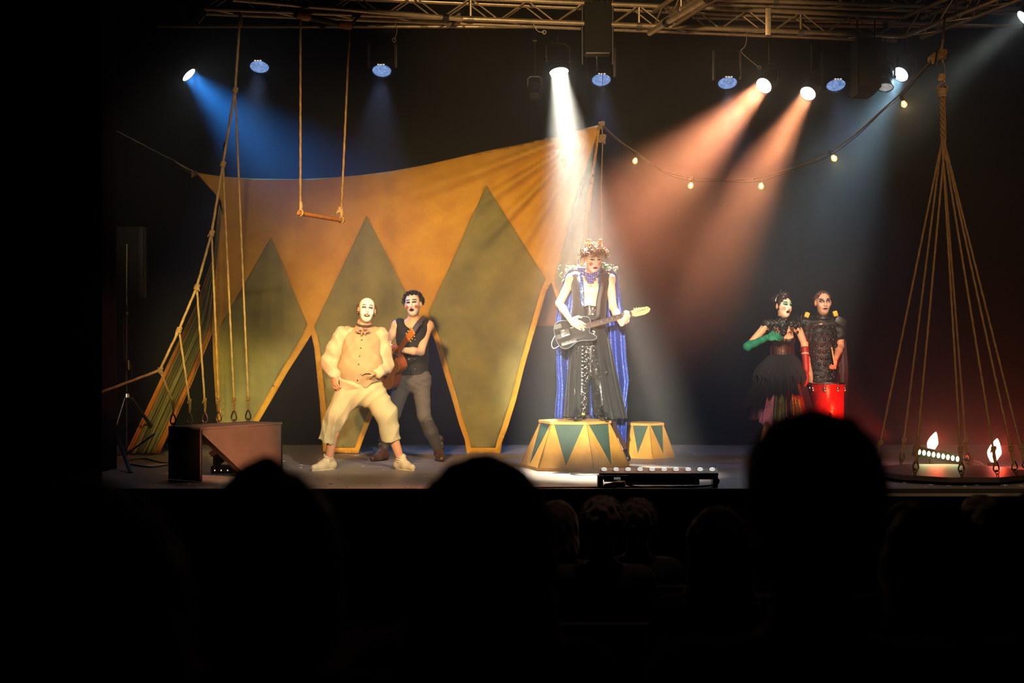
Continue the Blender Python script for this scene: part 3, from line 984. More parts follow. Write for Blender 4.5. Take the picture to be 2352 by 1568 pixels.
# ================================================================== wooden box bench with a triangular opening
M_boxdark = mat('near_black_board', '#0b0807', 0.6, var=0.3, scale=6, bump=0.2, bscale=40)  # end boards and corner post, much darker than the front and top
M_boxface = mat('brown_stained_board', '#6a5648', 0.6, var=0.25, scale=5, bump=0.2, bscale=40)
M_boxedge = mat('raw_board_edge', '#7c5b45', 0.7, var=0.3, scale=20)
BH = 0.476
Bc = P(461, 1107, floor_D(1107)); Bc.z = 0
Cc = P(649, 1087, floor_D(1087)); Cc.z = 0
lx = (Cc - Bc); LB = lx.length; lx.normalize()
ly = Vector((-lx.y, lx.x, 0))
WB = 0.42
BR = Matrix((lx, ly, Vector((0, 0, 1)))).transposed()
BM = Matrix.Translation(Bc) @ BR.to_4x4()
bx = thing('box_bench', 'dark wooden box with triangular opening on the stage at left', 'box', Bc + lx * LB / 2 + ly * WB / 2)
def board(name, c, size, m, bev=0.003):
    q = MB().box(c, size, bev=bev)
    q.v = [tuple(BM @ Vector(p)) for p in q.v]
    return q.out(name, m, bx)
t_ = 0.018
board('top_board', (LB / 2, WB / 2, BH - t_ / 2), (LB, WB, t_), M_boxface)
board('end_board', (t_ / 2, WB / 2, (BH - t_) / 2 + 0.002), (t_, WB, BH - t_ - 0.004), M_boxdark)
board('end_board', (LB - t_ / 2, WB / 2, (BH - t_) / 2 + 0.002), (t_, WB, BH - t_ - 0.004), M_boxdark)
# front board with the triangle cut out (local x along the length, z up)
tri_top, tri_right = BH - 0.055, 0.56
poly = [(t_ + 0.002, BH - t_ - 0.002), (t_ + 0.002, tri_top), (tri_right, 0.004), (LB - t_ - 0.002, 0.004), (LB - t_ - 0.002, BH - t_ - 0.002)]
Mf = BM @ Matrix(((1, 0, 0, 0), (0, 0, -1, t_), (0, 1, 0, 0), (0, 0, 0, 1)))
MB().prism(poly, t_, Mf).out('front_board', M_boxface, bx, smooth=False, label='brown board with a slanting cut edge')
dv = Vector((tri_right - t_, 0, -tri_top)).normalized()
q = MB().box((0, 0, 0), (math.hypot(tri_right, tri_top) - 0.03, 0.06, 0.015), Matrix.Rotation(math.atan2(tri_top, tri_right), 3, 'Y'), bev=0.003)
q.v = [tuple(BM @ (Vector(p) + Vector((tri_right / 2 + 0.012, 0.06, tri_top / 2 + 0.012)))) for p in q.v]
q.out('diagonal_batten', M_boxedge, bx)
board('corner_post', (tri_right - 0.03, 0.1, 0.03), (0.03, 0.03, 0.052), M_boxdark)
board('edge_strip', (0.004, 0.006, BH / 2), (0.012, 0.012, BH - 0.03), M_boxedge)

# moving light standing behind the box opening
ml = thing('floor_moving_light', 'small moving light on the floor seen through the box opening', 'stage light', P(513, 1078, 13.35))
mc = P(513, 1078, 13.35); mc.z = 0
MB().box(mc + Vector((0, 0, 0.035)), (0.2, 0.2, 0.07), bev=0.015).out('base', M_body, ml)
for s_ in (-1, 1):
    MB().box(mc + Vector((s_ * 0.08, 0, 0.12)), (0.025, 0.07, 0.14), bev=0.01).out('arm', M_black, ml)
aim = Vector((0.6, -0.35, 0.45)).normalized()
Mx = Matrix.Translation(mc + Vector((0, 0, 0.16))) @ frame(aim).to_4x4()
MB().lathe([(0.02, -0.11), (0.05, -0.09), (0.055, 0.05), (0.06, 0.08), (0.05, 0.082)], 18, Mx, cap=False).out('head', M_body, ml)
MB().lathe([(1e-4, 0.076), (0.052, 0.072)], 18, Mx).out('lens', lens_mat('lens_pale_green', '#dff5c8', 3.0), ml)
MB().box(mc + Vector((-0.07, -0.05, 0.2)), (0.11, 0.012, 0.05), Matrix.Rotation(-0.6, 3, 'Y'), bev=0.004).out('pink_flap', mat('pink_gel', '#e8a0a0', 0.4), ml)
for k in range(3):
    MB().ball(mc + Vector((-0.06 + 0.06 * k, -0.1, 0.03)), 0.006, 4).out('status_diode', ML_diode, ml)

# ================================================================== rigging ropes with thimbles above the box
rg = thing('rope_rigging', 'fan of pale ropes with metal eyes running down to the box', 'ropes', P(553, 28, 13.3))
def box_top(t):                       # along the rear top edge of the box
    return BM @ Vector((LB * t, WB - 0.03, BH))
knots = [(540, 207), (512, 377), (486, 535), (452, 659), (411, 757), (367, 850)]
ends = [0.94, 0.76, 0.57, 0.40, 0.22, 0.03]
kD = [13.25, 13.15, 13.0, 12.9, 12.8, 12.7]
kp = [P(x, y, d) for (x, y), d in zip(knots, kD)]
rope('main_rope', [P(553, 28, 13.5), P(550, 60, 13.45), kp[0]], M_rope, rg, 0.012)
MB().tube([P(553, 28, 13.5), P(551, 62, 13.46)], 0.02, 8).out('top_sleeve', M_ropedark, rg)
for a, b in zip(kp, kp[1:]):
    rope('main_rope', [a, b], M_rope, rg, 0.0115)
anchor = P(220, 905, 12.36)
rope('main_rope', [kp[5], anchor], M_rope, rg, 0.0115)
rope('main_rope', [anchor, P(219, 960, 12.34), P(221, 1010, 12.34), P(219, 1060, 12.34)], M_ropedark, rg, 0.009)
knot(anchor, M_rope, rg, 1.2)
knot(P(220, 1066, 12.34), M_ropedark, rg, 1.2)
MB().tube([P(518, 328, 13.2), P(516, 345, 13.19)], 0.016, 8).out('dark_sleeve', M_cable, rg)
M_eye = mat('galvanised_eye', '#4d443a', 0.4, 0.8)
for c, e in zip(kp, ends):
    knot(c, M_rope, rg, 0.85, (0.4, 0, 1))
    b = box_top(e)
    th = b + Vector((0, 0, 0.06))
    top = th + Vector((0, 0, 0.055))
    rope('drop_rope', [c, top + Vector((0, 0, 0.09))], M_rope, rg, 0.0095)
    MB().tube([top + Vector((0, 0, -0.005)), top + Vector((0.003, 0, 0.05)), top + Vector((0, 0, 0.1))], [0.009, 0.012, 0.010], 8, twist=80, lobes=3).out('splice', M_ropedark, rg)
    knot(top + Vector((0, 0, 0.1)), M_ropedark, rg, 0.6)
    pts = [th + Vector((0.02 * math.sin(a) * (1 - 0.45 * math.cos(a)) * 1.1, 0, 0.045 * math.cos(a) - 0.0)) for a in [k * 2 * math.pi / 18 for k in range(18)]]
    MB().tube(pts, 0.0075, 6, closed=True).out('thimble', M_eye, rg)
    MB().ring(b + Vector((0, 0, 0.012)), 0.014, 0.004, (0.3, 1, 0)).out('shackle', M_eye, rg)

# ================================================================== light stand at the left wing
sd = P(290, 1046, 14.4)
sD = 14.4
stn = thing('light_stand', 'black tripod stand with chrome struts and tall mast at left', 'stand', (sd.x, sD, 0))
MB().tube([P(290, 1046, sD), P(290, 700, sD)], 0.014, 10).out('lower_mast', M_black, stn)
MB().tube([P(290, 715, sD), P(291, 560, sD)], 0.010, 10).out('upper_mast', M_steel, stn)
MB().tube([P(290, 722, sD), P(290, 716, sD)], 0.022, 10).out('collar', mat('blue_collar', '#2a5a80', 0.4), stn)
MB().tube([P(290, 912, sD), P(290, 904, sD)], [0.035, 0.03], 12).out('tripod_hub', M_chrome, stn)
def leg(hx, hy, hd, fx, fy):
    a = P(hx, hy, sD + hd)
    fD = floor_D(fy)
    b = P(fx, fy, fD)
    MB().box((a + b) / 2, (0.035, 0.02, (b - a).length), frame(b - a), bev=0.004).out('leg', M_black, stn)
    return a, b
leg(263, 986, -0.25, 301, 1086)
leg(300, 914, -0.02, 386, 1030)
leg(283, 914, 0.05, 250, 1036)
MB().tube([P(286, 912, sD - 0.02), P(264, 984, sD - 0.2)], 0.010, 8).out('chrome_strut', M_chrome, stn)
MB().tube([P(290, 1043, sD), P(355, 996, sD - 0.2)], 0.010, 8).out('brace', M_black, stn)
MB().tube([P(290, 1043, sD), P(262, 1000, sD - 0.15)], 0.008, 8).out('brace', M_black, stn)
MB().box(P(293, 838, sD - 0.03), (0.03, 0.04, 0.1), bev=0.006).out('clamp', M_chrome, stn)
MB().tube([P(300, 835, sD - 0.03), P(303, 862, sD - 0.03), P(296, 876, sD - 0.02)], 0.008, 6).out('clamp_handle', M_black, stn)
MB().tube(curve([P(285, 730, sD - 0.03), P(284, 780, sD - 0.03), P(286, 830, sD - 0.03)], 12), 0.004, 6).out('cable', M_cable, stn)
lp = thing('strip_light', 'tall slim dark strip light mounted on the left stand', 'stage light', P(306, 682, sD))
x0, x1 = P(262, 0, sD).x, P(330, 0, sD).x
z0, z1 = P(0, 684, sD).z, P(0, 520, sD).z
MB().box(((x0 + x1) / 2, sD + 0.06, (z0 + z1) / 2), (x1 - x0, 0.12, z1 - z0), bev=0.01).out('housing', M_blackmatte, lp)
MB().box((P(322, 0, sD).x, sD - 0.004, (z0 + z1) / 2), (0.05, 0.012, z1 - z0 - 0.02), bev=0.003).out('front_strip', mat('dull_strip', '#2a2726', 0.5), lp)
MB().tube([P(290, 684, sD + 0.06), P(290, 560, sD + 0.06)], 0.012, 8).out('spigot', M_steel, lp)

# cables lying on the floor at left
for pts, lab in (([(286, 1058), (330, 1053), (372, 1062), (420, 1060)], 'black cable lying on the floor beside the tripod foot'),
                 ([(300, 1066), (345, 1072), (390, 1066)], 'second black cable curling on the floor behind the box'),):
    q = [P(a, b, floor_D(b, 0.008)) for a, b in pts]
    tag(MB().tube(curve(q, 30), 0.008, 6).out('floor_cable', M_cable), lab, 'cable')

# ================================================================== circus pedestals
M_ped_y = mat('pedestal_ochre_paint', '#d39a33', 0.55, color2='#bd8226', scale=6, bump=0.12, bscale=30)
M_ped_g = mat('pedestal_green_paint', '#35503f', 0.5, color2='#2b4438', scale=7, bump=0.12, bscale=30)
M_ped_top = mat('pedestal_top_board', '#d9a348', 0.6, var=0.2, scale=9)
M_ped_edge = mat('pedestal_worn_edge', '#9a6e2c', 0.7, var=0.3, scale=25)

def pedestal(label, c, R, r, H, a0, seats=6):
    c = Vector(c)
    root = thing('circus_pedestal', label, 'pedestal', c, 'circus pedestals')
    def ring_(rad, z, da=0.0):
        return [c + Vector((rad * math.cos(a0 + da + k * math.pi / 3), rad * math.sin(a0 + da + k * math.pi / 3), z)) for k in range(6)]
    zb, zt = 0.035, H - 0.025
    lo, hi = ring_(R * 0.985, zb), ring_(r, zt)
    MB().add(lo + hi, [(5, 4, 3, 2, 1, 0), (6, 7, 8, 9, 10, 11)] + [(k, (k + 1) % 6, 6 + (k + 1) % 6, 6 + k) for k in range(6)]).out('body', M_ped_y, root, smooth=False)
    a, b = ring_(R, 0.0), ring_(R * 0.99, zb)
    MB().add(a + b, [(5, 4, 3, 2, 1, 0), (6, 7, 8, 9, 10, 11)] + [(k, (k + 1) % 6, 6 + (k + 1) % 6, 6 + k) for k in range(6)]).out('plinth', M_ped_y, root, smooth=False)
    a, b = ring_(r * 1.045, zt), ring_(r * 1.045, H)
    MB().add(a + b, [(5, 4, 3, 2, 1, 0), (6, 7, 8, 9, 10, 11)] + [(k, (k + 1) % 6, 6 + (k + 1) % 6, 6 + k) for k in range(6)]).out('top_board', M_ped_top, root, smooth=False)
    for k in range(6):
        j = (k + 1) % 6
        A_, B_, C_, D_ = lo[k], lo[j], hi[j], hi[k]
        n = (B_ - A_).cross(D_ - A_).normalized()
        if n.dot((A_ + B_) / 2 - c) < 0: n = -n
        t1 = D_.lerp(C_, 0.09); t2 = D_.lerp(C_, 0.91)
        ap = A_.lerp(B_, 0.5).lerp((D_ + C_) / 2, 0.055)
        t1 = t1.lerp(A_.lerp(B_, 0.09), 0.012); t2 = t2.lerp(A_.lerp(B_, 0.91), 0.012)
        v_ = [t1, t2, ap, t1 + n * 0.004, t2 + n * 0.004, ap + n * 0.004]
        MB().add(v_, [(0, 1, 2), (3, 5, 4), (0, 3, 4, 1), (1, 4, 5, 2), (2, 5, 3, 0)]).out('green_triangle', M_ped_g, root, smooth=False)
        MB().tube([lo[k] + Vector((0, 0, 0.004)), hi[k]], 0.0045, 5).out('corner_joint', M_ped_edge, root)
    return root
PEDH = 0.462
PC = Vector((P(1320, 0, 13.88).x, 13.88, 0))
pedestal('large ochre and green hexagonal circus pedestal under the caped guitarist', PC, 0.545, 0.345, PEDH, math.radians(227))
QC = Vector((P(1482, 0, 15.22).x, 15.22, 0))
pedestal('small ochre and green circus pedestal standing behind the large one', QC, 0.325, 0.2, 0.365, math.radians(218))

# ================================================================== LED batten at the stage edge
bt = thing('led_batten', 'long black LED batten lying at the stage edge before the pedestal', 'stage light', P(1510, 1120, 11.95))
bD = 12.0
x0, x1 = P(1376, 0, bD).x, P(1650, 0, bD).x
zt, zm, zb = P(0, 1078, bD).z, P(0, 1091, bD).z, P(0, 1115, bD).z
L = x1 - x0
M_face = mat('batten_face', '#a2a398', 0.45, 0.4, var=0.2, scale=40)
Rt = Matrix.Rotation(math.radians(-28), 3, 'X')
fc = Vector(((x0 + x1) / 2, bD + 0.03, (zt + zm) / 2))
MB().box(fc, (L, 0.09, 0.03), Matrix.Rotation(math.radians(24), 3, 'X'), bev=0.006).out('face_strip', M_face, bt)
MB().box(((x0 + x1) / 2, bD + 0.045, (zm + zb) / 2 + 0.028), (L * 0.99, 0.075, 0.042), bev=0.006).out('housing', M_body, bt)
MB().box(((x0 + x1) / 2 + 0.03, bD - 0.01, zm - 0.008), (L * 0.6, 0.03, 0.02), bev=0.004).out('grille_strip', M_face, bt)
MB().box(((x0 + x1) / 2 + 0.03, bD + 0.02, (zm + zb) / 2 - 0.008), (L * 0.62, 0.08, 0.058), bev=0.008).out('power_unit', M_body, bt)
MB().box((x0 + 0.14, bD - 0.01, zm - 0.026), (0.2, 0.05, 0.055), bev=0.006).out('control_panel', M_blackmatte, bt)
MB().box((x0 + 0.15, bD - 0.036, zm - 0.024), (0.055, 0.004, 0.02)).out('display', lens_mat('display_glow', '#cfd2d0', 0.12, True), bt)
for s_ in (0.035, 0.225):
    MB().box((x0 + s_, bD - 0.036, zm - 0.022), (0.008, 0.006, 0.022)).out('screw', M_steel, bt)
ML_led = lens_mat('led_lens_glow', '#fff6e0', 1.6)
for k in range(10):
    x = x0 + L * (0.045 + 0.101 * k)
    MB().ball((x, bD + 0.045, zt - 0.002), 0.026, 7, sc=(1, 0.8, 0.55)).out('lens', ML_led, bt)
    MB().ring((x, bD + 0.045, zt + 0.002), 0.027, 0.004, (0, 0, 1), 14, 5).out('lens_ring', M_face, bt)
for x in (x0 + 0.01, x1 - 0.03):
    MB().box((x, bD + 0.02, (zm + 0.004) / 2), (0.045, 0.12, max(0.02, zm - 0.004)), bev=0.006).out('foot', M_boxface if x > 0 and x < x0 + 0.1 else M_black, bt)
for k in range(2):
    MB().tube(curve([(x1 - 0.05, bD, zm - 0.01), (x1 - 0.02 + 0.02 * k, bD - 0.03, zm - 0.04), (x1 - 0.06, bD - 0.03, 0.02), (x1 - 0.3 - 0.1 * k, bD - 0.06, 0.01), (x0 + 0.5, bD - 0.07, 0.012), (x0 + 0.2, bD - 0.08, 0.01), (x0 - 0.6, bD - 0.09 - 0.01 * k, 0.008)], 50), 0.007, 6).out('cable', M_cable, bt)
q = thing('cable_connector', 'chunky black cable connector lying before the LED batten', 'connector', (x0 + 0.13, bD - 0.1, 0))
MB().lathe([(0.01, -0.1), (0.02, -0.09), (0.024, -0.03), (0.03, -0.02), (0.03, 0.04), (0.024, 0.05), (0.024, 0.08), (0.012, 0.085)], 12, Matrix.Translation((x0 + 0.13, bD - 0.1, 0.032)) @ Matrix.Rotation(math.radians(82), 4, 'Y')).out('plug', M_cable, q)
MB().tube([(x0 + 0.22, bD - 0.1, 0.035), (x0 + 0.28, bD - 0.1, 0.02), (x0 + 0.36, bD - 0.09, 0.008)], 0.008, 6).out('cord', M_cable, q)

# ================================================================== hanging round platform at right
HD = 12.75
hc = Vector((P(2182, 0, HD).x, HD, 0))
hp_ = thing('hanging_platform', 'low round wooden platform hanging on eight ropes at right', 'platform', hc)
M_plat = mat('platform_wood', '#5c3426', 0.45, var=0.35, scale=5)
M_plate = mat('platform_rim', '#2a1a14', 0.6)
RP, ZP = 0.70, 0.075
MB().lathe([(RP * 0.985, ZP), (1e-4, ZP + 0.001)], 10, Matrix.Translation(hc)).out('deck', M_plat, hp_, smooth=False)
MB().lathe([(1e-4, 0.03), (RP * 0.98, 0.03), (RP, 0.034), (RP, ZP - 0.001), (RP * 0.98, ZP - 0.001), (1e-4, ZP - 0.001)], 10, Matrix.Translation(hc)).out('rim', M_plate, hp_, smooth=False)
apex = P(2167, 318, HD)
ang = [(2022, 1040), (2067, 1076), (2110, 1065), (2157, 1090), (2238, 1090), (2268, 1062), (2290, 1086), (2340, 1074)]
for px, py in ang:
    x = P(px, 0, HD).x - hc.x
    near = py > 1070
    x = max(-RP * 0.93, min(RP * 0.93, x))
    y = math.sqrt(max(0.0, (RP * 0.93) ** 2 - x * x)) * (-1 if near else 1)
    b = hc + Vector((x, y, ZP))
    dv = (apex - b).normalized()
    rope('rope', [apex + Vector((random.uniform(-0.02, 0.02), random.uniform(-0.02, 0.02), 0)), b + dv * 0.22], M_ropedark, hp_, 0.0095)
    MB().tube([b + dv * 0.1, b + dv * 0.17, b + dv * 0.23], [0.011, 0.015, 0.012], 8, twist=80, lobes=3).out('splice', M_ropedark, hp_)
    knot(b + dv * 0.24, M_ropedark, hp_, 0.7)
    th = b + dv * 0.085
    pts = [th + Vector((0.02 * math.sin(a) * (1 - 0.45 * math.cos(a)) * 1.1, 0, 0.04 * math.cos(a))) for a in [k * 2 * math.pi / 18 for k in range(18)]]
    MB().tube(pts, 0.007, 6, closed=True).out('thimble', M_eye, hp_)
    MB().ring(b + dv * 0.035 + Vector((0, 0, 0.006)), 0.017, 0.005, (0.6, 1, 0)).out('chain_link', M_eye, hp_)
    MB().ring(b + Vector((0, 0, 0.012)), 0.016, 0.005, (1, 0.2, 0)).out('chain_link', M_eye, hp_)
# braided neck and top knot
for k in range(3):
    pts = []
    for i in range(60):
        t = i / 59
        c = P(lerp(2165, 2167, t), lerp(215, 322, t), HD)
        a = t * 5.5 * math.pi + k * 2 * math.pi / 3
        pts.append(c + Vector((0.016 * math.cos(a), 0.016 * math.sin(a), 0)))
    MB().tube(pts, 0.013, 7, twist=70, lobes=3).out('braid_strand', M_ropedark, hp_)
for i in range(5):
    MB().ring(P(2165, 206 + i * 4, HD), 0.034, 0.009, (0.1, 0.1, 1), 18, 6).out('lashing', M_rope, hp_)
for s_ in (-1, 1):
    MB().tube(curve([P(2165 + s_ * 8, 216, HD), P(2165 + s_ * 12, 203, HD), P(2165 + s_ * 6, 194, HD), P(2166, 190, HD)], 14), 0.009, 6).out('rope_loop', M_ropedark, hp_)
knot(P(2162, 178, HD), M_rope, hp_, 1.0)
MB().tube([P(2170, 190, HD), P(2171, 160, HD), P(2166, 140, HD)], 0.006, 6).out('chain', M_steel, hp_)
rope('top_rope', [P(2166, 145, HD), P(2162, 122, HD), P(2166, 92, HD), P(2168, 60, 13.2), P(2170, 35, 13.9)], M_ropedark, hp_, 0.010)
knot(P(2165, 124, HD), M_ropedark, hp_, 1.2)

# LED bar standing behind the platform
lb = thing('led_bar', 'tilted LED bar with nine glowing lenses behind the platform', 'stage light', (P(2165, 0, 13.75).x, 13.75, 0))
pa, pb = P(2108, 1037, 13.7), P(2206, 1055, 13.7)
axb = (pb - pa).normalized()
Rb = Matrix((axb, Vector((0, 1, 0)), axb.cross(Vector((0, 1, 0))))).transposed()
MB().box((pa + pb) / 2 + Vector((0, 0.045, 0)), ((pb - pa).length + 0.06, 0.08, 0.1), Rb, bev=0.01).out('housing', M_body, lb)
ML_lime = lens_mat('led_lime', '#f3ffb0', 5.0)
for k in range(9):
    q = pa.lerp(pb, (k + 0.3) / 8.9)
    MB().ball(q, 0.019, 7, sc=(0.85, 0.5, 1.35)).out('lens', ML_lime, lb)
M_redmetal = mat('red_bracket', '#7a2a20', 0.5, 0.3)
be = pb + axb * 0.06
MB().box(be + Vector((0.03, 0.03, -0.01)), (0.06, 0.1, 0.11), Rb, bev=0.01).out('end_cap', M_redmetal, lb)
MB().tube([be + Vector((0.03, 0.03, -0.05)), Vector((be.x + 0.05, 13.73, 0.02))], 0.02, 8).out('bracket_arm', M_redmetal, lb)
MB().box((be.x + 0.05, 13.73, 0.015), (0.13, 0.12, 0.03), bev=0.01).out('bracket_foot', M_redmetal, lb)
MB().tube([pa + Vector((0, 0.04, -0.04)), Vector((pa.x, 13.74, 0.02))], 0.018, 8).out('bracket_arm', M_black, lb)
MB().box((pa.x, 13.74, 0.012), (0.1, 0.1, 0.024), bev=0.008).out('bracket_foot', M_black, lb)
MB().tube(curve([be + Vector((0.06, 0.03, 0)), be + Vector((0.14, 0, -0.02)), be + Vector((0.2, -0.02, -0.1)), Vector((be.x + 0.3, 13.6, 0.01))], 16), 0.006, 6).out('cable', mat('pale_cable', '#b08a80', 0.5), lb)
ld = bpy.data.lights.new('led_bar_glow', 'AREA'); ld.energy = 0.5; ld.color = lin('#f3ffb0')[:3]; ld.shape = 'RECTANGLE'; ld.size = 0.4; ld.size_y = 0.05
lo = bpy.data.objects.new('led_bar_glow', ld); lo.location = (pa + pb) / 2 + Vector((0, -0.05, 0)); lo.rotation_euler = (math.radians(-75), 0, 0); COL.objects.link(lo)

# two flame-shaped glowing lamps
ML_flame = lens_mat('flame_glow', '#ffab98', 4.0)
def flame_lamp(label, px, py_top, py_bot, w, lean, D, watts):
    t, b = P(px + lean, py_top, D), P(px - lean, py_bot, D)
    root = thing('flame_lamp', label, 'lamp', (b.x, D, 0), 'flame lamps')
    Hh = (t - b).length
    ax_ = (t - b).normalized()
    Mx = Matrix.Translation(b) @ frame(ax_).to_4x4()
    prof = [(1e-4, 0.0), (0.35, 0.04), (0.7, 0.16), (0.95, 0.34), (1.0, 0.48), (0.85, 0.64), (0.55, 0.8), (0.28, 0.92), (1e-4, 1.0)]
    mb = MB()
    for i, (ox, sc) in enumerate(((0, 1.0), (0.35, 0.72), (-0.3, 0.62))):
        mb.lathe([(r * w * (0.62 if i else 0.8), z * Hh * sc) for r, z in prof], 14, Mx @ Matrix.Translation((ox * w, 0.2 * ox * w, 0.02 * i)) @ Matrix.Rotation(0.16 * i * (1 if ox > 0 else -1), 4, 'Y'))
    mb.out('flame', ML_flame, root)
    MB().lathe([(0.03, 0.0), (0.045, 0.02), (0.05, 0.06), (0.03, 0.06)], 14, Matrix.Translation(b - Vector((0, 0, 0.055)))).out('burner_cup', M_black, root)
    if b.z - 0.055 > 0.02:
        MB().tube([(b.x, D, 0.0), (b.x, D, b.z - 0.05)], 0.012, 8).out('post', M_black, root)
        MB().lathe([(0.07, 0.0), (0.07, 0.012), (0.02, 0.02)], 16, Matrix.Translation((b.x, D, 0))).out('foot', M_black, root)
    ld = bpy.data.lights.new('flame_light', 'POINT'); ld.energy = watts; ld.color = lin('#ff4a30')[:3]; ld.shadow_soft_size = 0.05
    lo = bpy.data.objects.new('flame_light', ld); lo.location = (t + b) / 2 + Vector((0, -0.12, 0.02)); COL.objects.link(lo)
flame_lamp('pink flame-shaped lamp burning behind the left end of the LED bar', 2143, 991, 1038, 0.062, 7, 14.1, 5)
flame_lamp('brighter pink flame-shaped lamp burning at the right of the LED bar', 2285, 1006, 1062, 0.078, 6, 13.9, 7)
spot('added_red_fill', (3.75, 14.0, 0.25), (3.25, 15.2, 0.75), 170, '#ff3a20', 42, 0.8, 0.05)  # added unseen lamp that reddens the drum from the right

# ================================================================== paper scraps on the floor
me_s = None
scr = [(590, 1052), (612, 1048), (690, 1074), (735, 1098), (775, 1098), (760, 1110), (820, 1046), (845, 1044), (890, 1049), (835, 1071), (975, 1094), (1003, 1104),
       (690, 1068), (1310, 1088), (1560, 1034), (1583, 1037), (1596, 1042), (1640, 1040), (470, 1113), (453, 1118), (494, 1110), (520, 1115), (545, 1107), (500, 1121),
       (560, 1100), (362, 1085), (435, 1112), (655, 1075), (700, 1108), (720, 1115), (800, 1118), (880, 1117)]
for a in range(26):
    scr.append((random.uniform(2040, 2345), random.uniform(1100, 1119)))
for a in range(16):
    scr.append((random.uniform(420, 1000), random.uniform(1052, 1121)))
for i, (px, py) in enumerate(scr):
    D = floor_D(py, 0.003)
    if D < ST_FRONT + 0.06: D = ST_FRONT + 0.08
    c = P(px, py, D); c.z = 0.003
    if me_s is None:
        n = 0.022
        mb = MB().add([(-n, -n * 0.6, 0), (0, -n * 0.62, 0.004), (n, -n * 0.5, 0), (-n * 0.9, n * 0.6, 0.001), (0, n * 0.5, 0.005), (n, n * 0.62, 0.0),
                       (-n, -n * 0.6, 0.001), (0, -n * 0.62, 0.005), (n, -n * 0.5, 0.001), (-n * 0.9, n * 0.6, 0.002), (0, n * 0.5, 0.006), (n, n * 0.62, 0.001)],
                      [(0, 3, 4, 1), (1, 4, 5, 2), (6, 7, 10, 9), (7, 8, 11, 10), (0, 1, 7, 6), (1, 2, 8, 7), (2, 5, 11, 8), (5, 4, 10, 11), (4, 3, 9, 10), (3, 0, 6, 9)])
        o = mb.out('paper_scrap', M_paper, smooth=False)
        me_s = o.data
    else:
        o = bpy.data.objects.new('paper_scrap', me_s); COL.objects.link(o)
    o.location = c
    o.rotation_euler = (0, 0, random.uniform(0, 6.28))
    k_ = random.uniform(0.6, 1.3)
    o.scale = (k_, k_, 1)
    where = ('on the floor below the round platform' if px > 2000 else 'on the floor behind the small pedestal' if px > 1500 else
             'on the floor before the large pedestal' if px > 1200 else 'on the floor around the dancing clown\'s feet' if px > 650 else 'on the floor around the wooden box')
    tag(o, 'small white scrap of paper lying ' + where, 'paper', 'paper scraps ' + where)
# ================================================================== people
def face_mat(name, skin, face, spots, face_r=(0.072, 0.108), face_c=(0, -0.025), rough=0.5, sss=0.0):
    """skin with stage make-up: 'hp' holds the position on the head, every spot is (x, z, rx, rz, colour)"""
    m = mat(name, skin, rough)
    nt = m.node_tree
    b = nt.nodes['Principled BSDF']
    at = nt.nodes.new('ShaderNodeAttribute')
    at.attribute_name = 'hp'
    sep = nt.nodes.new('ShaderNodeSeparateXYZ')
    nt.links.new(at.outputs['Vector'], sep.inputs[0])
    def math_(op, a, b_):
        n = nt.nodes.new('ShaderNodeMath'); n.operation = op
        for i, q in enumerate((a, b_)):
            if hasattr(q, 'is_linked'): nt.links.new(q, n.inputs[i])
            else: n.inputs[i].default_value = q
        return n.outputs[0]
    front = math_('GREATER_THAN', sep.outputs[1], 0.015)
    near = math_('LESS_THAN', sep.outputs[1], 0.18)
    front = math_('MULTIPLY', front, near)
    col = None
    items = [(face_c[0], face_c[1], face_r[0], face_r[1], face, 0.2)] if face else []
    items += [s + (0.4,) for s in spots]
    prev = lin(skin)
    for (x, z, rx, rz, c, soft) in items:
        dx = math_('DIVIDE', math_('SUBTRACT', sep.outputs[0], x), rx)
        dz = math_('DIVIDE', math_('SUBTRACT', sep.outputs[2], z), rz)
        d = math_('ADD', math_('MULTIPLY', dx, dx), math_('MULTIPLY', dz, dz))
        mr = nt.nodes.new('ShaderNodeMapRange')
        mr.inputs['From Min'].default_value = 1.0 + soft
        mr.inputs['From Max'].default_value = 1.0 - soft
        nt.links.new(d, mr.inputs['Value'])
        fac = math_('MULTIPLY', mr.outputs['Result'], front)
        mx = nt.nodes.new('ShaderNodeMix'); mx.data_type = 'RGBA'
        nt.links.new(fac, mx.inputs[0])
        if col is None: mx.inputs[6].default_value = prev
        else: nt.links.new(col, mx.inputs[6])
        mx.inputs[7].default_value = lin(c)
        col = mx.outputs[2]
    if col is not None: nt.links.new(col, b.inputs['Base Color'])
    return m

def head_frame(fwd, up):
    fwd = Vector(fwd).normalized()
    ex = Vector(up).cross(fwd).normalized()
    ez = fwd.cross(ex).normalized()
    return ex, fwd, ez

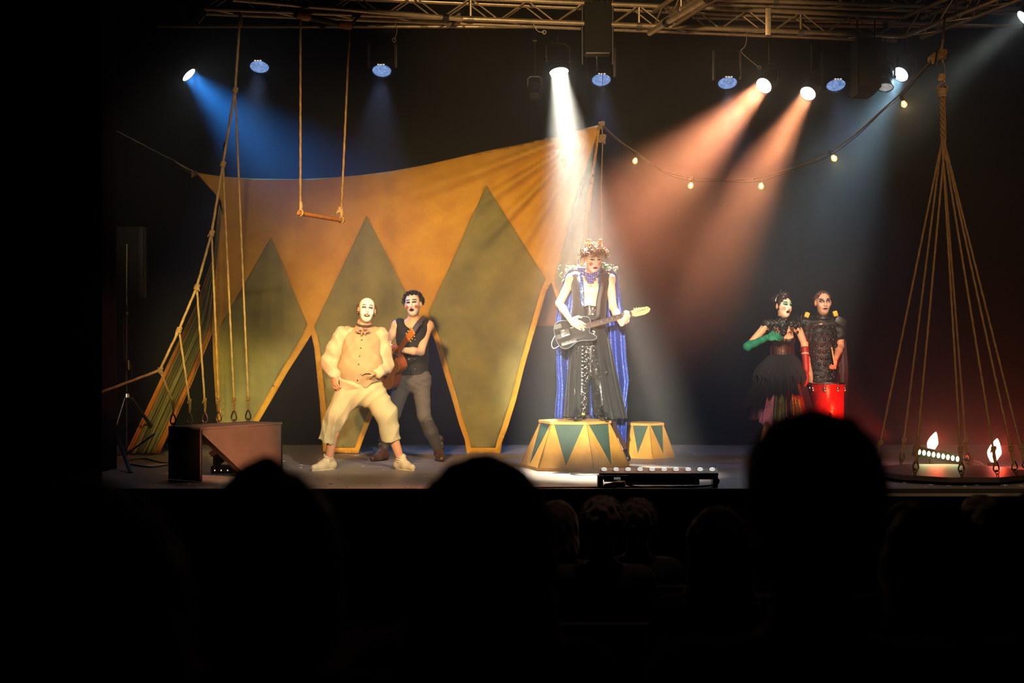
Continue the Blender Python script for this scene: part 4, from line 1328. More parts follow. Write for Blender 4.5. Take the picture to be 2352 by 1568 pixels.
def add_head(F, c, fwd, up, s=1.0, mouth=1.0, ears=True):
    ex, ey, ez = head_frame(fwd, up)
    R = np.array([ex, ey, ez]).T
    c = Vector(c)
    L = lambda x, y, z: c + (ex * x + ey * y + ez * z) * s
    e = lambda p, r, k=0.02, sub=False: F.ell(L(*p), [q * s for q in r], R, k * s, sub)
    e((0, -0.012, 0.032), (0.077, 0.097, 0.086))
    e((0, 0.022, -0.03), (0.064, 0.07, 0.085), 0.03)
    e((0, 0.045, -0.09), (0.036, 0.036, 0.03), 0.03)
    for sx in (-1, 1):
        e((sx * 0.036, 0.058, -0.03), (0.024, 0.024, 0.024), 0.02)
        if ears:
            e((sx * 0.079, -0.006, -0.008), (0.011, 0.021, 0.032), 0.006)
    F.cone(L(-0.034, 0.073, 0.028), L(0.034, 0.073, 0.028), 0.012 * s, 0.012 * s, 0.014 * s)
    for sx in (-1, 1):
        e((sx * 0.031, 0.098, 0.006), (0.019, 0.018, 0.012), 0.010, True)
        e((sx * 0.031, 0.072, 0.005), (0.015, 0.014, 0.012), 0.003)
    F.cone(L(0, 0.086, 0.018), L(0, 0.108, -0.028), 0.009 * s, 0.013 * s, 0.012 * s)
    e((0, 0.094, -0.033), (0.018, 0.012, 0.009), 0.008)
    e((0, 0.088, -0.062), (0.026, 0.012, 0.018), 0.01)
    if mouth:
        e((0, 0.104, -0.066), (0.022, 0.03, 0.012 * mouth), 0.004, True)
    return (c, ex, ey, ez, s)

def add_hand(F, w, d, n, thumb, curl=0.6, s=1.0, spread=0.0):
    """w wrist, d pointing direction, n palm normal (fingers curl towards it), thumb side +1/-1"""
    w, d, n = Vector(w), Vector(d).normalized(), Vector(n)
    n = (n - d * n.dot(d)).normalized()
    sd_ = d.cross(n)
    R = np.array([sd_, d, n]).T
    F.ell(w + d * 0.05 * s, (0.042 * s, 0.052 * s, 0.018 * s), R, 0.015)
    for i, ln in enumerate((0.070, 0.080, 0.075, 0.058)):
        off = (i - 1.5) * 0.0215 * thumb * -1
        b = w + d * (0.088 - 0.004 * abs(i - 1.2)) * s + sd_ * off * s
        dirv = (d + sd_ * off * (4 * spread)).normalized()
        p, r = b, 0.0095 * s
        a = curl * 0.6
        for seg, fr in enumerate((0.45, 0.32, 0.25)):
            dd = dirv * math.cos(a) + n * math.sin(a)
            q = p + dd * ln * fr * s
            F.cone(p, q, r, r * 0.9, 0.004)
            p, r = q, r * 0.9
            a += curl * 0.8
    tb = w + d * 0.03 * s + sd_ * thumb * 0.034 * s
    t1 = tb + (d * 0.6 + sd_ * thumb * 0.75 + n * 0.3).normalized() * 0.038 * s
    t2 = t1 + (d * 0.85 + sd_ * thumb * 0.2 + n * (0.2 + curl * 0.5)).normalized() * 0.034 * s
    F.cone(tb, t1, 0.013 * s, 0.011 * s, 0.01)
    F.cone(t1, t2, 0.011 * s, 0.008 * s, 0.004)

def box_of(pts, pad):
    a = np.array([list(p) for p in pts])
    return a.min(0) - pad, a.max(0) + pad

def add_body(F, J, r, female=False):
    """limbs and trunk as one blended volume; J joints (l = image left), r thickness factor"""
    side = (J['shr'] - J['shl']).normalized()
    F.cone(J['pelvis'], J['chest'], 0.112 * r, 0.108 * r, 0.03, (side, 1.28 if not female else 1.15))
    F.cone(J['chest'], J['neck'], 0.105 * r, 0.058 * r, 0.04, (side, 1.35))
    F.cone(J['shl'], J['shr'], 0.056 * r, 0.056 * r, 0.04)
    F.cone(J['hipl'], J['hipr'], 0.095 * r, 0.095 * r, 0.04)
    F.cone(J['neck'], J['head'] - (J['head'] - J['neck']) * 0.25, 0.056, 0.052, 0.03)
    for q in 'lr':
        F.cone(J['sh' + q], J['el' + q], 0.05 * r, 0.040 * r, 0.03)
        F.cone(J['el' + q], J['el' + q].lerp(J['wr' + q], 0.35), 0.041 * r, 0.040 * r, 0.02)
        F.cone(J['el' + q].lerp(J['wr' + q], 0.35), J['wr' + q], 0.040 * r, 0.027 * r, 0.02)
        F.cone(J['hip' + q], J['kn' + q], 0.083 * r, 0.058 * r, 0.04)
        F.cone(J['kn' + q], J['kn' + q].lerp(J['an' + q], 0.35), 0.056 * r, 0.054 * r, 0.02)
        F.cone(J['kn' + q].lerp(J['an' + q], 0.35), J['an' + q], 0.054 * r, 0.036 * r, 0.02)
        F.cone(J['an' + q], J['to' + q] + Vector((0, 0, -0.015)), 0.027, 0.016, 0.02)

def add_shoe(name, m, an, toe, floor_z, parent, w=0.046, shaft=0.0, heel=0.0, sole=None):
    """foot-shaped shoe from heel to toe"""
    an, toe = Vector(an), Vector(toe)
    d = Vector((toe.x - an.x, toe.y - an.y, 0))
    L = max(d.length, 0.12)
    d.normalize()
    hl = Vector((an.x, an.y, floor_z)) - d * 0.05
    tp_ = hl + d * (L + 0.06)
    lo, hi = box_of([hl, tp_, an + Vector((0, 0, shaft + 0.05))], 0.12)
    F = Field(lo, hi, 0.006)
    F.cone(hl + Vector((0, 0, 0.04 + heel)), hl.lerp(tp_, 0.6) + Vector((0, 0, 0.036)), 0.04, w, 0.02)
    F.cone(hl.lerp(tp_, 0.6) + Vector((0, 0, 0.032)), tp_ + Vector((0, 0, 0.028)), w, 0.033, 0.02)
    F.cone(hl + Vector((0, 0, 0.05 + heel)) + d * 0.015, an + Vector((0, 0, 0.02 + shaft)), 0.042, 0.046, 0.03)
    F.cone(an + Vector((0, 0, 0.01)), hl.lerp(tp_, 0.62) + Vector((0, 0, 0.04)), 0.044, 0.04, 0.02)
    if heel: F.cone(hl + Vector((0, 0, 0.0)), hl + Vector((0, 0, 0.05)), 0.026, 0.036, 0.006)
    F.below(floor_z + 0.002)
    o = F.out(name, m, parent)
    mb = MB()
    pr = []
    for k in range(20):
        a = 2 * math.pi * k / 20
        u = 0.5 - 0.5 * math.cos(a)
        wd = (0.036 + 0.012 * math.sin(math.pi * min(1, u * 1.05))) * math.sin(a)
        side = Vector((-d.y, d.x, 0))
        pr.append(hl + d * (-0.038 + u * (L + 0.06 + 0.07)) + side * wd * 1.02)
    n = len(pr)
    mb.add(pr + [p + Vector((0, 0, 0.012)) for p in pr], [tuple(range(n)), tuple(range(2 * n - 1, n - 1, -1))] + [(k, (k + 1) % n, n + (k + 1) % n, n + k) for k in range(n)])
    mb.out('sole', sole or m, o)
    return o

def curls(name, m, parent, c, ex, ey, ez, n, r0, rad, ln, amp, keep, seed=1, r=0.006):
    """a mop of separate curls on a scalp ellipsoid"""
    rs = random.Random(seed)
    mb = MB()
    done = 0
    while done < n:
        z = rs.uniform(-1, 1); a = rs.uniform(0, 2 * math.pi)
        q = Vector((math.sqrt(1 - z * z) * math.cos(a), math.sqrt(1 - z * z) * math.sin(a), z))
        if not keep(q): continue
        done += 1
        base = c + ex * q.x * rad[0] + ey * q.y * rad[1] + ez * q.z * rad[2]
        nd = (ex * q.x + ey * q.y + ez * q.z).normalized()
        t1 = nd.cross(Vector((rs.uniform(-1, 1), rs.uniform(-1, 1), rs.uniform(-1, 1)))).normalized()
        t2 = nd.cross(t1)
        l = ln * rs.uniform(0.6, 1.25)
        ph, tw = rs.uniform(0, 6.28), rs.uniform(5.0, 8.5)
        pts = [base + nd * l * t + (t1 * math.cos(ph + tw * t) + t2 * math.sin(ph + tw * t)) * amp * (0.2 + t) + Vector((0, 0, -0.25 * l * t * t)) for t in [i / 7 for i in range(8)]]
        mb.tube(pts, [r * (1 - 0.5 * i / 7) for i in range(8)], 5)
    return mb.out(name, m, parent)

def buttons(pts, m, parent, r=0.008):
    for p in pts:
        MB().ball(p, r, 5, sc=(1, 0.5, 1)).out('button', m, parent)

def hull_front(F, x, z):
    """front (smallest y) surface of a field at column x, z"""
    i = int(np.clip(round((x - F.lo[0]) / F.vox), 0, F.F.shape[0] - 1))
    k = int(np.clip(round((z - F.lo[2]) / F.vox), 0, F.F.shape[2] - 1))
    col = F.F[i, :, k]
    w_ = np.where(col < 0)[0]
    return float(F.ax[1][w_[0]]) if len(w_) else None

WAVES = [(30, 10, 8, 0.3), (-22, 14, 26, 1.9), (12, -20, 40, 4.0)]

# ------------------------------------------------------------------ the clown in cream
def clown():
    D = 13.66
    j = lambda x, y, dy=0.0: P(x, y, D + dy)
    J = dict(head=j(842, 712, -0.03), neck=j(836, 750, 0.0), chest=j(832, 795), pelvis=j(826, 885),
             shl=j(786, 768, 0.0), shr=j(874, 770, 0.02), ell=j(759, 832, 0.05), elr=j(883, 838, 0.05),
             wrl=j(770, 863, -0.12), wrr=j(865, 858, -0.16), hipl=j(800, 897), hipr=j(855, 895),
             knl=j(772, 958, -0.06), knr=j(887, 955, -0.05), anl=j(755, 1058, 0.02), anr=j(921, 1058, 0.02),
             tol=j(724, 1071, -0.12), tor=j(945, 1074, -0.10))
    root = thing('person', 'bald performer in cream waistcoat, shirt and baggy trousers singing with legs apart', 'person', Vector((j(835, 0).x, D, 0)))
    skin = face_mat('clown_skin', '#c98f6e', '#e9e2d2', [
        (-0.031, 0.010, 0.021, 0.011, '#4a3c34'), (0.031, 0.010, 0.021, 0.011, '#4a3c34'),
        (-0.031, 0.034, 0.020, 0.005, '#3a2a20'), (0.031, 0.034, 0.020, 0.005, '#3a2a20'),
        (0, -0.066, 0.029, 0.017, '#8c3a30'), (0, -0.066, 0.022, 0.012, '#3a1410'), (0, -0.060, 0.018, 0.005, '#d8d2c6'),
        (0, -0.098, 0.003, 0.008, '#8a7a70')], face_r=(0.068, 0.15), face_c=(0, 0.02))
    lo, hi = box_of(J.values(), 0.22)
    F = Field(lo, hi, 0.0052)
    add_body(F, J, 1.0)
    hp = add_head(F, J['head'], (0.20, -1, 0.16), (0.06, 0.2, 1), 1.02, 1.1)
    add_hand(F, J['wrl'], Vector((0.05, -0.12, -1)), (0.5, 0.6, 0), -1, 0.7)
    add_hand(F, J['wrr'], Vector((-0.9, -0.3, 0.25)), (0, 0.3, -1), 1, 0.5)
    F.out('body', skin, root, hp)
    c, ex, ey, ez, s = hp
    Mh = mat('clown_hair', '#5a4430', 0.8)
    curls('hair', Mh, root, c + ez * 0.02 - ey * 0.01, ex, ey, ez, 260, 0, (0.078, 0.1, 0.088), 0.022, 0.006, lambda q: q.y < 0.25 and -0.55 < q.z < 0.35 and abs(q.x) + max(0, -q.y) > 0.55, 3, 0.004)
    # shirt with wide sleeves
    M_shirt = mat('cream_shirt', '#cfae8a', 0.85, var=0.08, scale=12, sheen=0.2)
    M_vest = mat('cream_waistcoat', '#ad9670', 0.85, var=0.1, scale=14)
    M_trou = mat('cream_linen', '#b9ac86', 0.9, var=0.1, scale=10)
    Fs = Field(*box_of([J[k] for k in ('neck', 'shl', 'shr', 'ell', 'elr', 'wrl', 'wrr', 'pelvis')], 0.2), 0.0065)
    for q in 'lr':
        Fs.cone(J['sh' + q], J['sh' + q].lerp(J['el' + q], 0.5), 0.074, 0.088, 0.03)
        Fs.cone(J['sh' + q].lerp(J['el' + q], 0.5), J['el' + q], 0.088, 0.086, 0.03)
        Fs.cone(J['el' + q], J['el' + q].lerp(J['wr' + q], 0.8), 0.088, 0.058, 0.03)
        Fs.ell(J['el' + q].lerp(J['wr' + q], 0.88), (0.062, 0.05, 0.05), None, 0.01)
    Fs.cone(J['shl'], J['shr'], 0.07, 0.07, 0.04)
    Fs.cone(J['neck'] + Vector((0, 0, -0.02)), J['neck'] + Vector((0, 0, 0.022)), 0.068, 0.064, 0.01)
    Fs.ell(J['pelvis'] + Vector((-0.03, -0.07, 0.03)), (0.16, 0.1, 0.1), None, 0.03)
    Fs.creases(0.03, [(30, 10, 12, 0), (-26, 10, 26, 2), (22, 5, 34, 3.1)])
    Fs.out('shirt', M_shirt, root)
    # waistcoat over the belly
    Fv = Field(*box_of([J[k] for k in ('neck', 'shl', 'shr', 'pelvis', 'chest')], 0.26), 0.0065)
    belly = j(829, 845, -0.05)
    Fv.cone(J['chest'] + Vector((0, 0, 0.03)), belly, 0.135, 0.152, 0.05, ((1, 0, 0), 1.36))
    Fv.cone(belly, J['pelvis'] + Vector((0, -0.02, 0.03)), 0.15, 0.142, 0.05, ((1, 0, 0), 1.36))
    for q, sx in (('l', 1), ('r', -1)):
        Fv.cone(J['sh' + q] + Vector((sx * 0.05, 0, 0.02)), J['chest'] + Vector((-sx * 0.08, 0, 0)), 0.066, 0.1, 0.04)
    Fv.cone(J['neck'] + Vector((0, -0.1, 0.06)), J['neck'] + Vector((0, -0.16, -0.04)), 0.05, 0.02, 0.01, None, True)
    Fv.cone(J['neck'] + Vector((0, 0, 0.0)), J['neck'] + Vector((0, 0, 0.2)), 0.075, 0.08, 0.01, None, True)
    # pointed lower edge and arm holes
    X, Z = Fv.ax[0][:, None, None], Fv.ax[2][None, None, :]
    Yv = Fv.ax[1][None, :, None]
    zc = J['pelvis'].z + 0.035
    cut = (zc - 0.05 * np.exp(-((np.abs(X - (belly.x - 0.03)) - 0.08) / 0.05) ** 2) + 0 * Yv) - Z
    Fv.F = np.maximum(Fv.F, cut.astype(np.float32))
    Fv.creases(0.022, [(24, 6, 10, 0), (-20, 8, 26, 2), (30, 5, -14, 3.1)])
    vo = Fv.out('waistcoat', M_vest, root)
    for q in range(6):
        z = lerp(J['neck'].z - 0.13, zc + 0.02, q / 5)
        x = lerp(j(834, 0).x, j(826, 0).x, q / 5)
        y = hull_front(Fv, x, z)
        if y is not None: buttons([Vector((x, y - 0.002, z))], mat('horn_button', '#4a3420', 0.4), vo, 0.0085)
    pts = []
    for q in range(12):
        z = lerp(J['neck'].z - 0.1, zc, q / 11); x = lerp(j(832, 0).x, j(824, 0).x, q / 11)
        y = hull_front(Fv, x, z)
        if y is not None: pts.append(Vector((x - 0.012, y + 0.001, z)))
    MB().tube(pts, 0.0035, 5).out('front_edge', M_shirt, vo)
    # trousers
    Ft = Field(*box_of([J[k] for k in ('hipl', 'hipr', 'knl', 'knr', 'pelvis')] + [j(730, 1012), j(920, 1018)], 0.22), 0.0065)
    Ft.cone(J['pelvis'] + Vector((-0.02, 0, 0.06)), J['pelvis'] + Vector((0, 0, -0.06)), 0.138, 0.15, 0.05, ((1, 0, 0), 1.28))
    hemL, hemR = j(752, 1012, -0.0), j(898, 1010, 0.0)
    for q, hem in (('l', hemL), ('r', hemR)):
        Ft.cone(J['hip' + q] + Vector((0, 0, -0.02)), J['kn' + q] + Vector((0, 0, 0.02)), 0.126, 0.102, 0.05)
        Ft.cone(J['kn' + q] + Vector((0, 0, 0.02)), hem, 0.102, 0.088, 0.04)
        Ft.cone(hem, hem + (hem - J['kn' + q]).normalized() * 0.03, 0.092, 0.094, 0.02)
        nrm = (hem - J['kn' + q]).normalized()
        X, Yv, Z = Ft.ax[0][:, None, None], Ft.ax[1][None, :, None], Ft.ax[2][None, None, :]
        pl_ = (X - hem.x) * nrm.x + (Yv - hem.y) * nrm.y + (Z - hem.z) * nrm.z
        half = (X < J['pelvis'].x) if q == 'l' else (X >= J['pelvis'].x)
        Ft.F = np.where(half, np.maximum(Ft.F, pl_), Ft.F).astype(np.float32)
    Ft.creases(0.034, [(27, 8, 5, 0), (-33, 8, 17, 2), (20, 5, -22, 3.1)])
    Ft.out('trousers', M_trou, root)
    # bow tie
    bt_ = thing_bow = J['neck'] + Vector((0.0, -0.125, -0.035))
    M_bow = mat('dark_red_bow', '#5c2a26', 0.7, color2='#b89a80', scale=30)
    mb = MB()
    for sx in (-1, 1):
        for k in range(2):
            mb.ball(bt_ + Vector((sx * (0.033 + 0.009 * k), 0, 0.01 - 0.022 * k)), 0.024, 7, sc=(1.25, 0.5, 0.62), R=Matrix.Rotation(sx * (0.35 - 0.8 * k), 3, 'Y'))
    mb.ball(bt_, 0.018, 6)
    mb.tube([bt_, bt_ + Vector((-0.012, -0.005, -0.05))], [0.014, 0.009], 6)
    mb.tube([bt_, bt_ + Vector((0.03, -0.005, -0.04))], [0.012, 0.008], 6)
    mb.out('bow_tie', M_bow, root)
    MB().ring(J['neck'] + Vector((0.004, -0.012, 0.018)), 0.066, 0.012, (0.1, -0.2, 1)).out('neckerchief', mat('dark_neckerchief', '#4a3a36', 0.8), root)
    M_ballet = mat('cream_slipper', '#dcc8a0', 0.7, var=0.15, scale=20)
    for q in 'lr':
        sh = add_shoe('slipper', M_ballet, J['an' + q], J['to' + q], 0.0, root, 0.046, 0.01)
        a = J['an' + q]
        for k in range(3):
            MB().ring(a + Vector((0, -0.01, 0.01 + 0.02 * k)), 0.045, 0.006, (0.2 * (k - 1), -0.5, 1), 16, 5).out('ribbon', mat('shoe_ribbon', '#b8a080', 0.8), sh)
    return root
clown()

# ------------------------------------------------------------------ the man with the acoustic guitar
def strummer():
    D = 14.72
    j = lambda x, y, dy=0.0: P(x, y, D + dy)
    J = dict(head=j(949, 698, -0.03), neck=j(950, 738), chest=j(948, 775), pelvis=j(948, 858),
             shl=j(912, 747, 0.0), shr=j(984, 748, 0.02), ell=j(884, 800, 0.0), elr=j(966, 808, -0.12),
             wrl=j(880, 830, -0.22), wrr=j(916, 803, -0.30), hipl=j(927, 872), hipr=j(966, 872),
             knl=j(905, 950, -0.05), knr=j(974, 955, -0.08), anl=j(880, 1035, 0.02), anr=j(1008, 1035, 0.04),
             tol=j(858, 1048, -0.12), tor=j(1014, 1049, -0.14))
    root = thing('person', 'dark-haired performer in black sleeveless waistcoat and grey trousers playing acoustic guitar', 'person', Vector((j(945, 0).x, D, 0)))
    skin = face_mat('strummer_skin', '#d9ab8c', '#e6e2ea', [
        (-0.030, 0.012, 0.021, 0.010, '#2a2026'), (0.030, 0.012, 0.021, 0.010, '#2a2026'),
        (-0.032, 0.036, 0.024, 0.006, '#1c1416'), (0.032, 0.036, 0.024, 0.006, '#1c1416'),
        (-0.046, -0.034, 0.018, 0.018, '#cf5a62'), (0.046, -0.034, 0.018, 0.018, '#cf5a62'),
        (0, -0.064, 0.026, 0.017, '#a8323c'), (0, -0.066, 0.019, 0.011, '#2c0c0e')], face_r=(0.070, 0.112), face_c=(0, -0.008))
    F = Field(*box_of(J.values(), 0.2), 0.0052)
    add_body(F, J, 0.98)
    hp = add_head(F, J['head'], (-0.16, -1, 0.04), (-0.08, 0.05, 1), 1.04, 1.2)
    add_hand(F, J['wrr'], Vector((-1, -0.25, 0.35)), (0.1, 0.5, 0.8), 1, 0.9)
    add_hand(F, J['wrl'], Vector((0.6, -0.5, -0.4)), (0.4, 0.8, 0), -1, 0.5)
    F.out('body', skin, root, hp)
    c, ex, ey, ez, s = hp
    curls('hair', mat('dark_hair', '#1d1a1e', 0.45), root, c + ez * 0.028 - ey * 0.01, ex, ey, ez, 420, 0, (0.076, 0.096, 0.086), 0.04, 0.010,
          lambda q: q.z > -0.25 and (q.y < 0.35 or q.z > 0.62) and q.z > 0.9 * q.y - 0.3, 5, 0.0055)
    M_v = mat('black_waistcoat', '#141316', 0.8, var=0.3, scale=30)
    Fv = Field(*box_of([J[k] for k in ('neck', 'shl', 'shr', 'pelvis', 'chest')], 0.22), 0.0062)
    Fv.cone(J['chest'], J['pelvis'], 0.125, 0.128, 0.04, ((1, 0, 0), 1.30))
    for q, sx in (('l', 1), ('r', -1)):
        Fv.cone(J['sh' + q] + Vector((sx * 0.03, 0, 0.012)), J['chest'] + Vector((-sx * 0.07, 0, 0)), 0.064, 0.1, 0.04)
    Fv.cone(J['neck'] + Vector((0, -0.06, 0.1)), J['chest'] + Vector((0, -0.17, 0.05)), 0.06, 0.02, 0.01, None, True)
    Fv.cone(J['neck'], J['neck'] + Vector((0, 0, 0.2)), 0.078, 0.08, 0.01, None, True)
    Fv.below(J['pelvis'].z - 0.015)
    Fv.folds(0.005, WAVES)
    vo = Fv.out('waistcoat', M_v, root)
    for q in range(4):
        for sx in (-0.03, 0.03):
            z = lerp(J['chest'].z - 0.02, J['pelvis'].z + 0.05, q / 3); x = J['chest'].x + sx
            y = hull_front(Fv, x, z)
            if y is not None: buttons([Vector((x, y - 0.002, z))], M_chrome, vo, 0.007)
    M_t = mat('grey_pinstripe', '#57504f', 0.85, var=0.25, scale=60)
    Ft = Field(*box_of([J[k] for k in ('hipl', 'hipr', 'knl', 'knr', 'anl', 'anr', 'pelvis')], 0.18), 0.0062)
    Ft.cone(J['pelvis'] + Vector((0, 0, 0.03)), J['pelvis'] + Vector((0, 0, -0.07)), 0.116, 0.122, 0.04, ((1, 0, 0), 1.3))
    Ft.cone(J['hipl'], J['hipr'], 0.108, 0.108, 0.04)
    for q in 'lr':
        Ft.cone(J['hip' + q], J['kn' + q], 0.1, 0.068, 0.04)
        Ft.cone(J['kn' + q], J['an' + q] + Vector((0, 0, 0.05)), 0.066, 0.05, 0.02)
    Ft.creases(0.014, [(20, 8, 40, 0), (-14, 8, 50, 2), (30, 5, -20, 3.1)])
    Ft.out('trousers', M_t, root)
    Fg = Field(*box_of([J[k] for k in ('knl', 'knr', 'anl', 'anr')], 0.14), 0.0062)
    for q in 'lr':
        Fg.cone(J['kn' + q].lerp(J['an' + q], 0.12), J['kn' + q].lerp(J['an' + q], 0.45), 0.066, 0.07, 0.02)
        Fg.cone(J['kn' + q].lerp(J['an' + q], 0.45), J['an' + q] + Vector((0, 0, 0.0)), 0.07, 0.05, 0.02)
    Fg.creases(0.008, [(20, 8, 40, 0), (-14, 8, 50, 2)])
    Fg.out('gaiters', mat('dark_grey_leather', '#3d3836', 0.5, var=0.25, scale=30), root)
    M_boot = mat('brown_boot', '#4a2e24', 0.4, var=0.3, scale=20)
    for q in 'lr':
        b = add_shoe('boot', M_boot, J['an' + q], J['to' + q], 0.0, root, 0.045, 0.1, 0.02, M_black)
        for k in range(3):
            MB().ring(J['an' + q] + Vector((0, -0.004, 0.02 + 0.045 * k)), 0.05, 0.005, (0, -0.2, 1), 16, 5).out('boot_strap', M_black, b)
    return root, J
_, JS = strummer()

# acoustic guitar held by him
def outline(tab, n=40):
    """closed guitar outline from a half-width table (x along the neck)"""
    xs = [tab[0][0] + (tab[-1][0] - tab[0][0]) * (0.5 - 0.5 * math.cos(math.pi * i / n)) for i in range(n + 1)]
    up = [(x, pl(tab, x)) for x in xs]
    return up + [(x, -w_) for x, w_ in reversed(up)][1:-1]
def acoustic():
    bc_ = P(889, 842, 14.42)
    hs = P(934, 780, 13.98)
    ax_ = (hs - bc_).normalized()
    nrm = Vector((-0.25, -0.9, 0.15)); nrm = (nrm - ax_ * nrm.dot(ax_)).normalized()
    R = Matrix((ax_, nrm.cross(ax_), nrm)).transposed()
    Mx = Matrix.Translation(bc_) @ R.to_4x4()
    root = thing('acoustic_guitar', 'orange acoustic guitar half hidden behind the clown in cream', 'guitar', bc_)
    tab = [(-0.25, 0.0), (-0.248, 0.06), (-0.235, 0.12), (-0.2, 0.165), (-0.14, 0.19), (-0.08, 0.185), (-0.02, 0.155), (0.04, 0.125), (0.09, 0.125), (0.15, 0.142), (0.2, 0.13), (0.225, 0.09), (0.23, 0.04), (0.231, 0.0)]
    ol = outline(tab)
    M_top = mat('spruce_orange', '#d8813a', 0.3, var=0.15, scale=12, coat=0.4)
    M_side = mat('mahogany_side', '#8a4420', 0.3, var=0.2, scale=12, coat=0.4)
    MB().prism(ol, 0.095, Mx @ Matrix.Translation((0, 0, -0.095))).out('body', M_side, root, smooth=False)
    MB().prism(ol, 0.004, Mx).out('soundboard', M_top, root, smooth=False)
    MB().lathe([(0.048, 0.0), (0.05, 0.006)], 24, Mx @ Matrix.Translation((0.08, 0, 0))).out('sound_hole', M_blackmatte, root)
    q = MB().box((-0.1, 0, 0.009), (0.025, 0.15, 0.01), bev=0.003); q.v = [tuple(Mx @ Vector(p)) for p in q.v]; q.out('bridge', M_plate, root)
    q = MB().box((0.4, 0, 0.004), (0.42, 0.05, 0.022), bev=0.006); q.v = [tuple(Mx @ Vector(p)) for p in q.v]; q.out('neck', M_side, root)
    q = MB().box((0.66, 0, -0.004), (0.16, 0.07, 0.016), bev=0.005); q.v = [tuple(Mx @ Vector(p)) for p in q.v]; hd = q.out('headstock', M_top, root)
    for k in range(3):
        for s_ in (-1, 1):
            MB().ball(Mx @ Vector((0.61 + 0.05 * k, s_ * 0.045, -0.004)), 0.011, 5).out('tuning_peg', mat('brass_peg', '#c8a05a', 0.3, 0.8), hd)
    for k in range(6):
        y = (k - 2.5) * 0.008
        MB().tube([Mx @ Vector((-0.1, y, 0.016)), Mx @ Vector((0.6, y * 0.8, 0.018))], 0.0008, 4).out('string', M_steel, root)
    sh = JS['shr'] + Vector((-0.06, -0.03, 0.07))
    pts = curve([Mx @ Vector((0.3, -0.02, 0.02)), P(930, 785, 14.5), P(944, 768, 14.52), P(960, 744, 14.57), sh, sh + Vector((0.01, 0.1, 0.0)), P(960, 780, 14.92), P(915, 830, 14.9), Mx @ Vector((-0.24, 0, -0.04))], 60)
    def fn(u, v):
        i = min(int(v * 60), 59)
        p = pts[i]
        t = (pts[min(i + 1, 60)] - pts[max(i - 1, 0)]).normalized()
        s_ = t.cross(Vector((0, -1, 0.15))).normalized()
        return p + s_ * (u - 0.5) * 0.05
    v_, f_ = grid(fn, 3, 58)
    solid(mesh('strap', v_, f_, mat('grey_strap', '#4b4650', 0.7), root), 0.004)
acoustic()
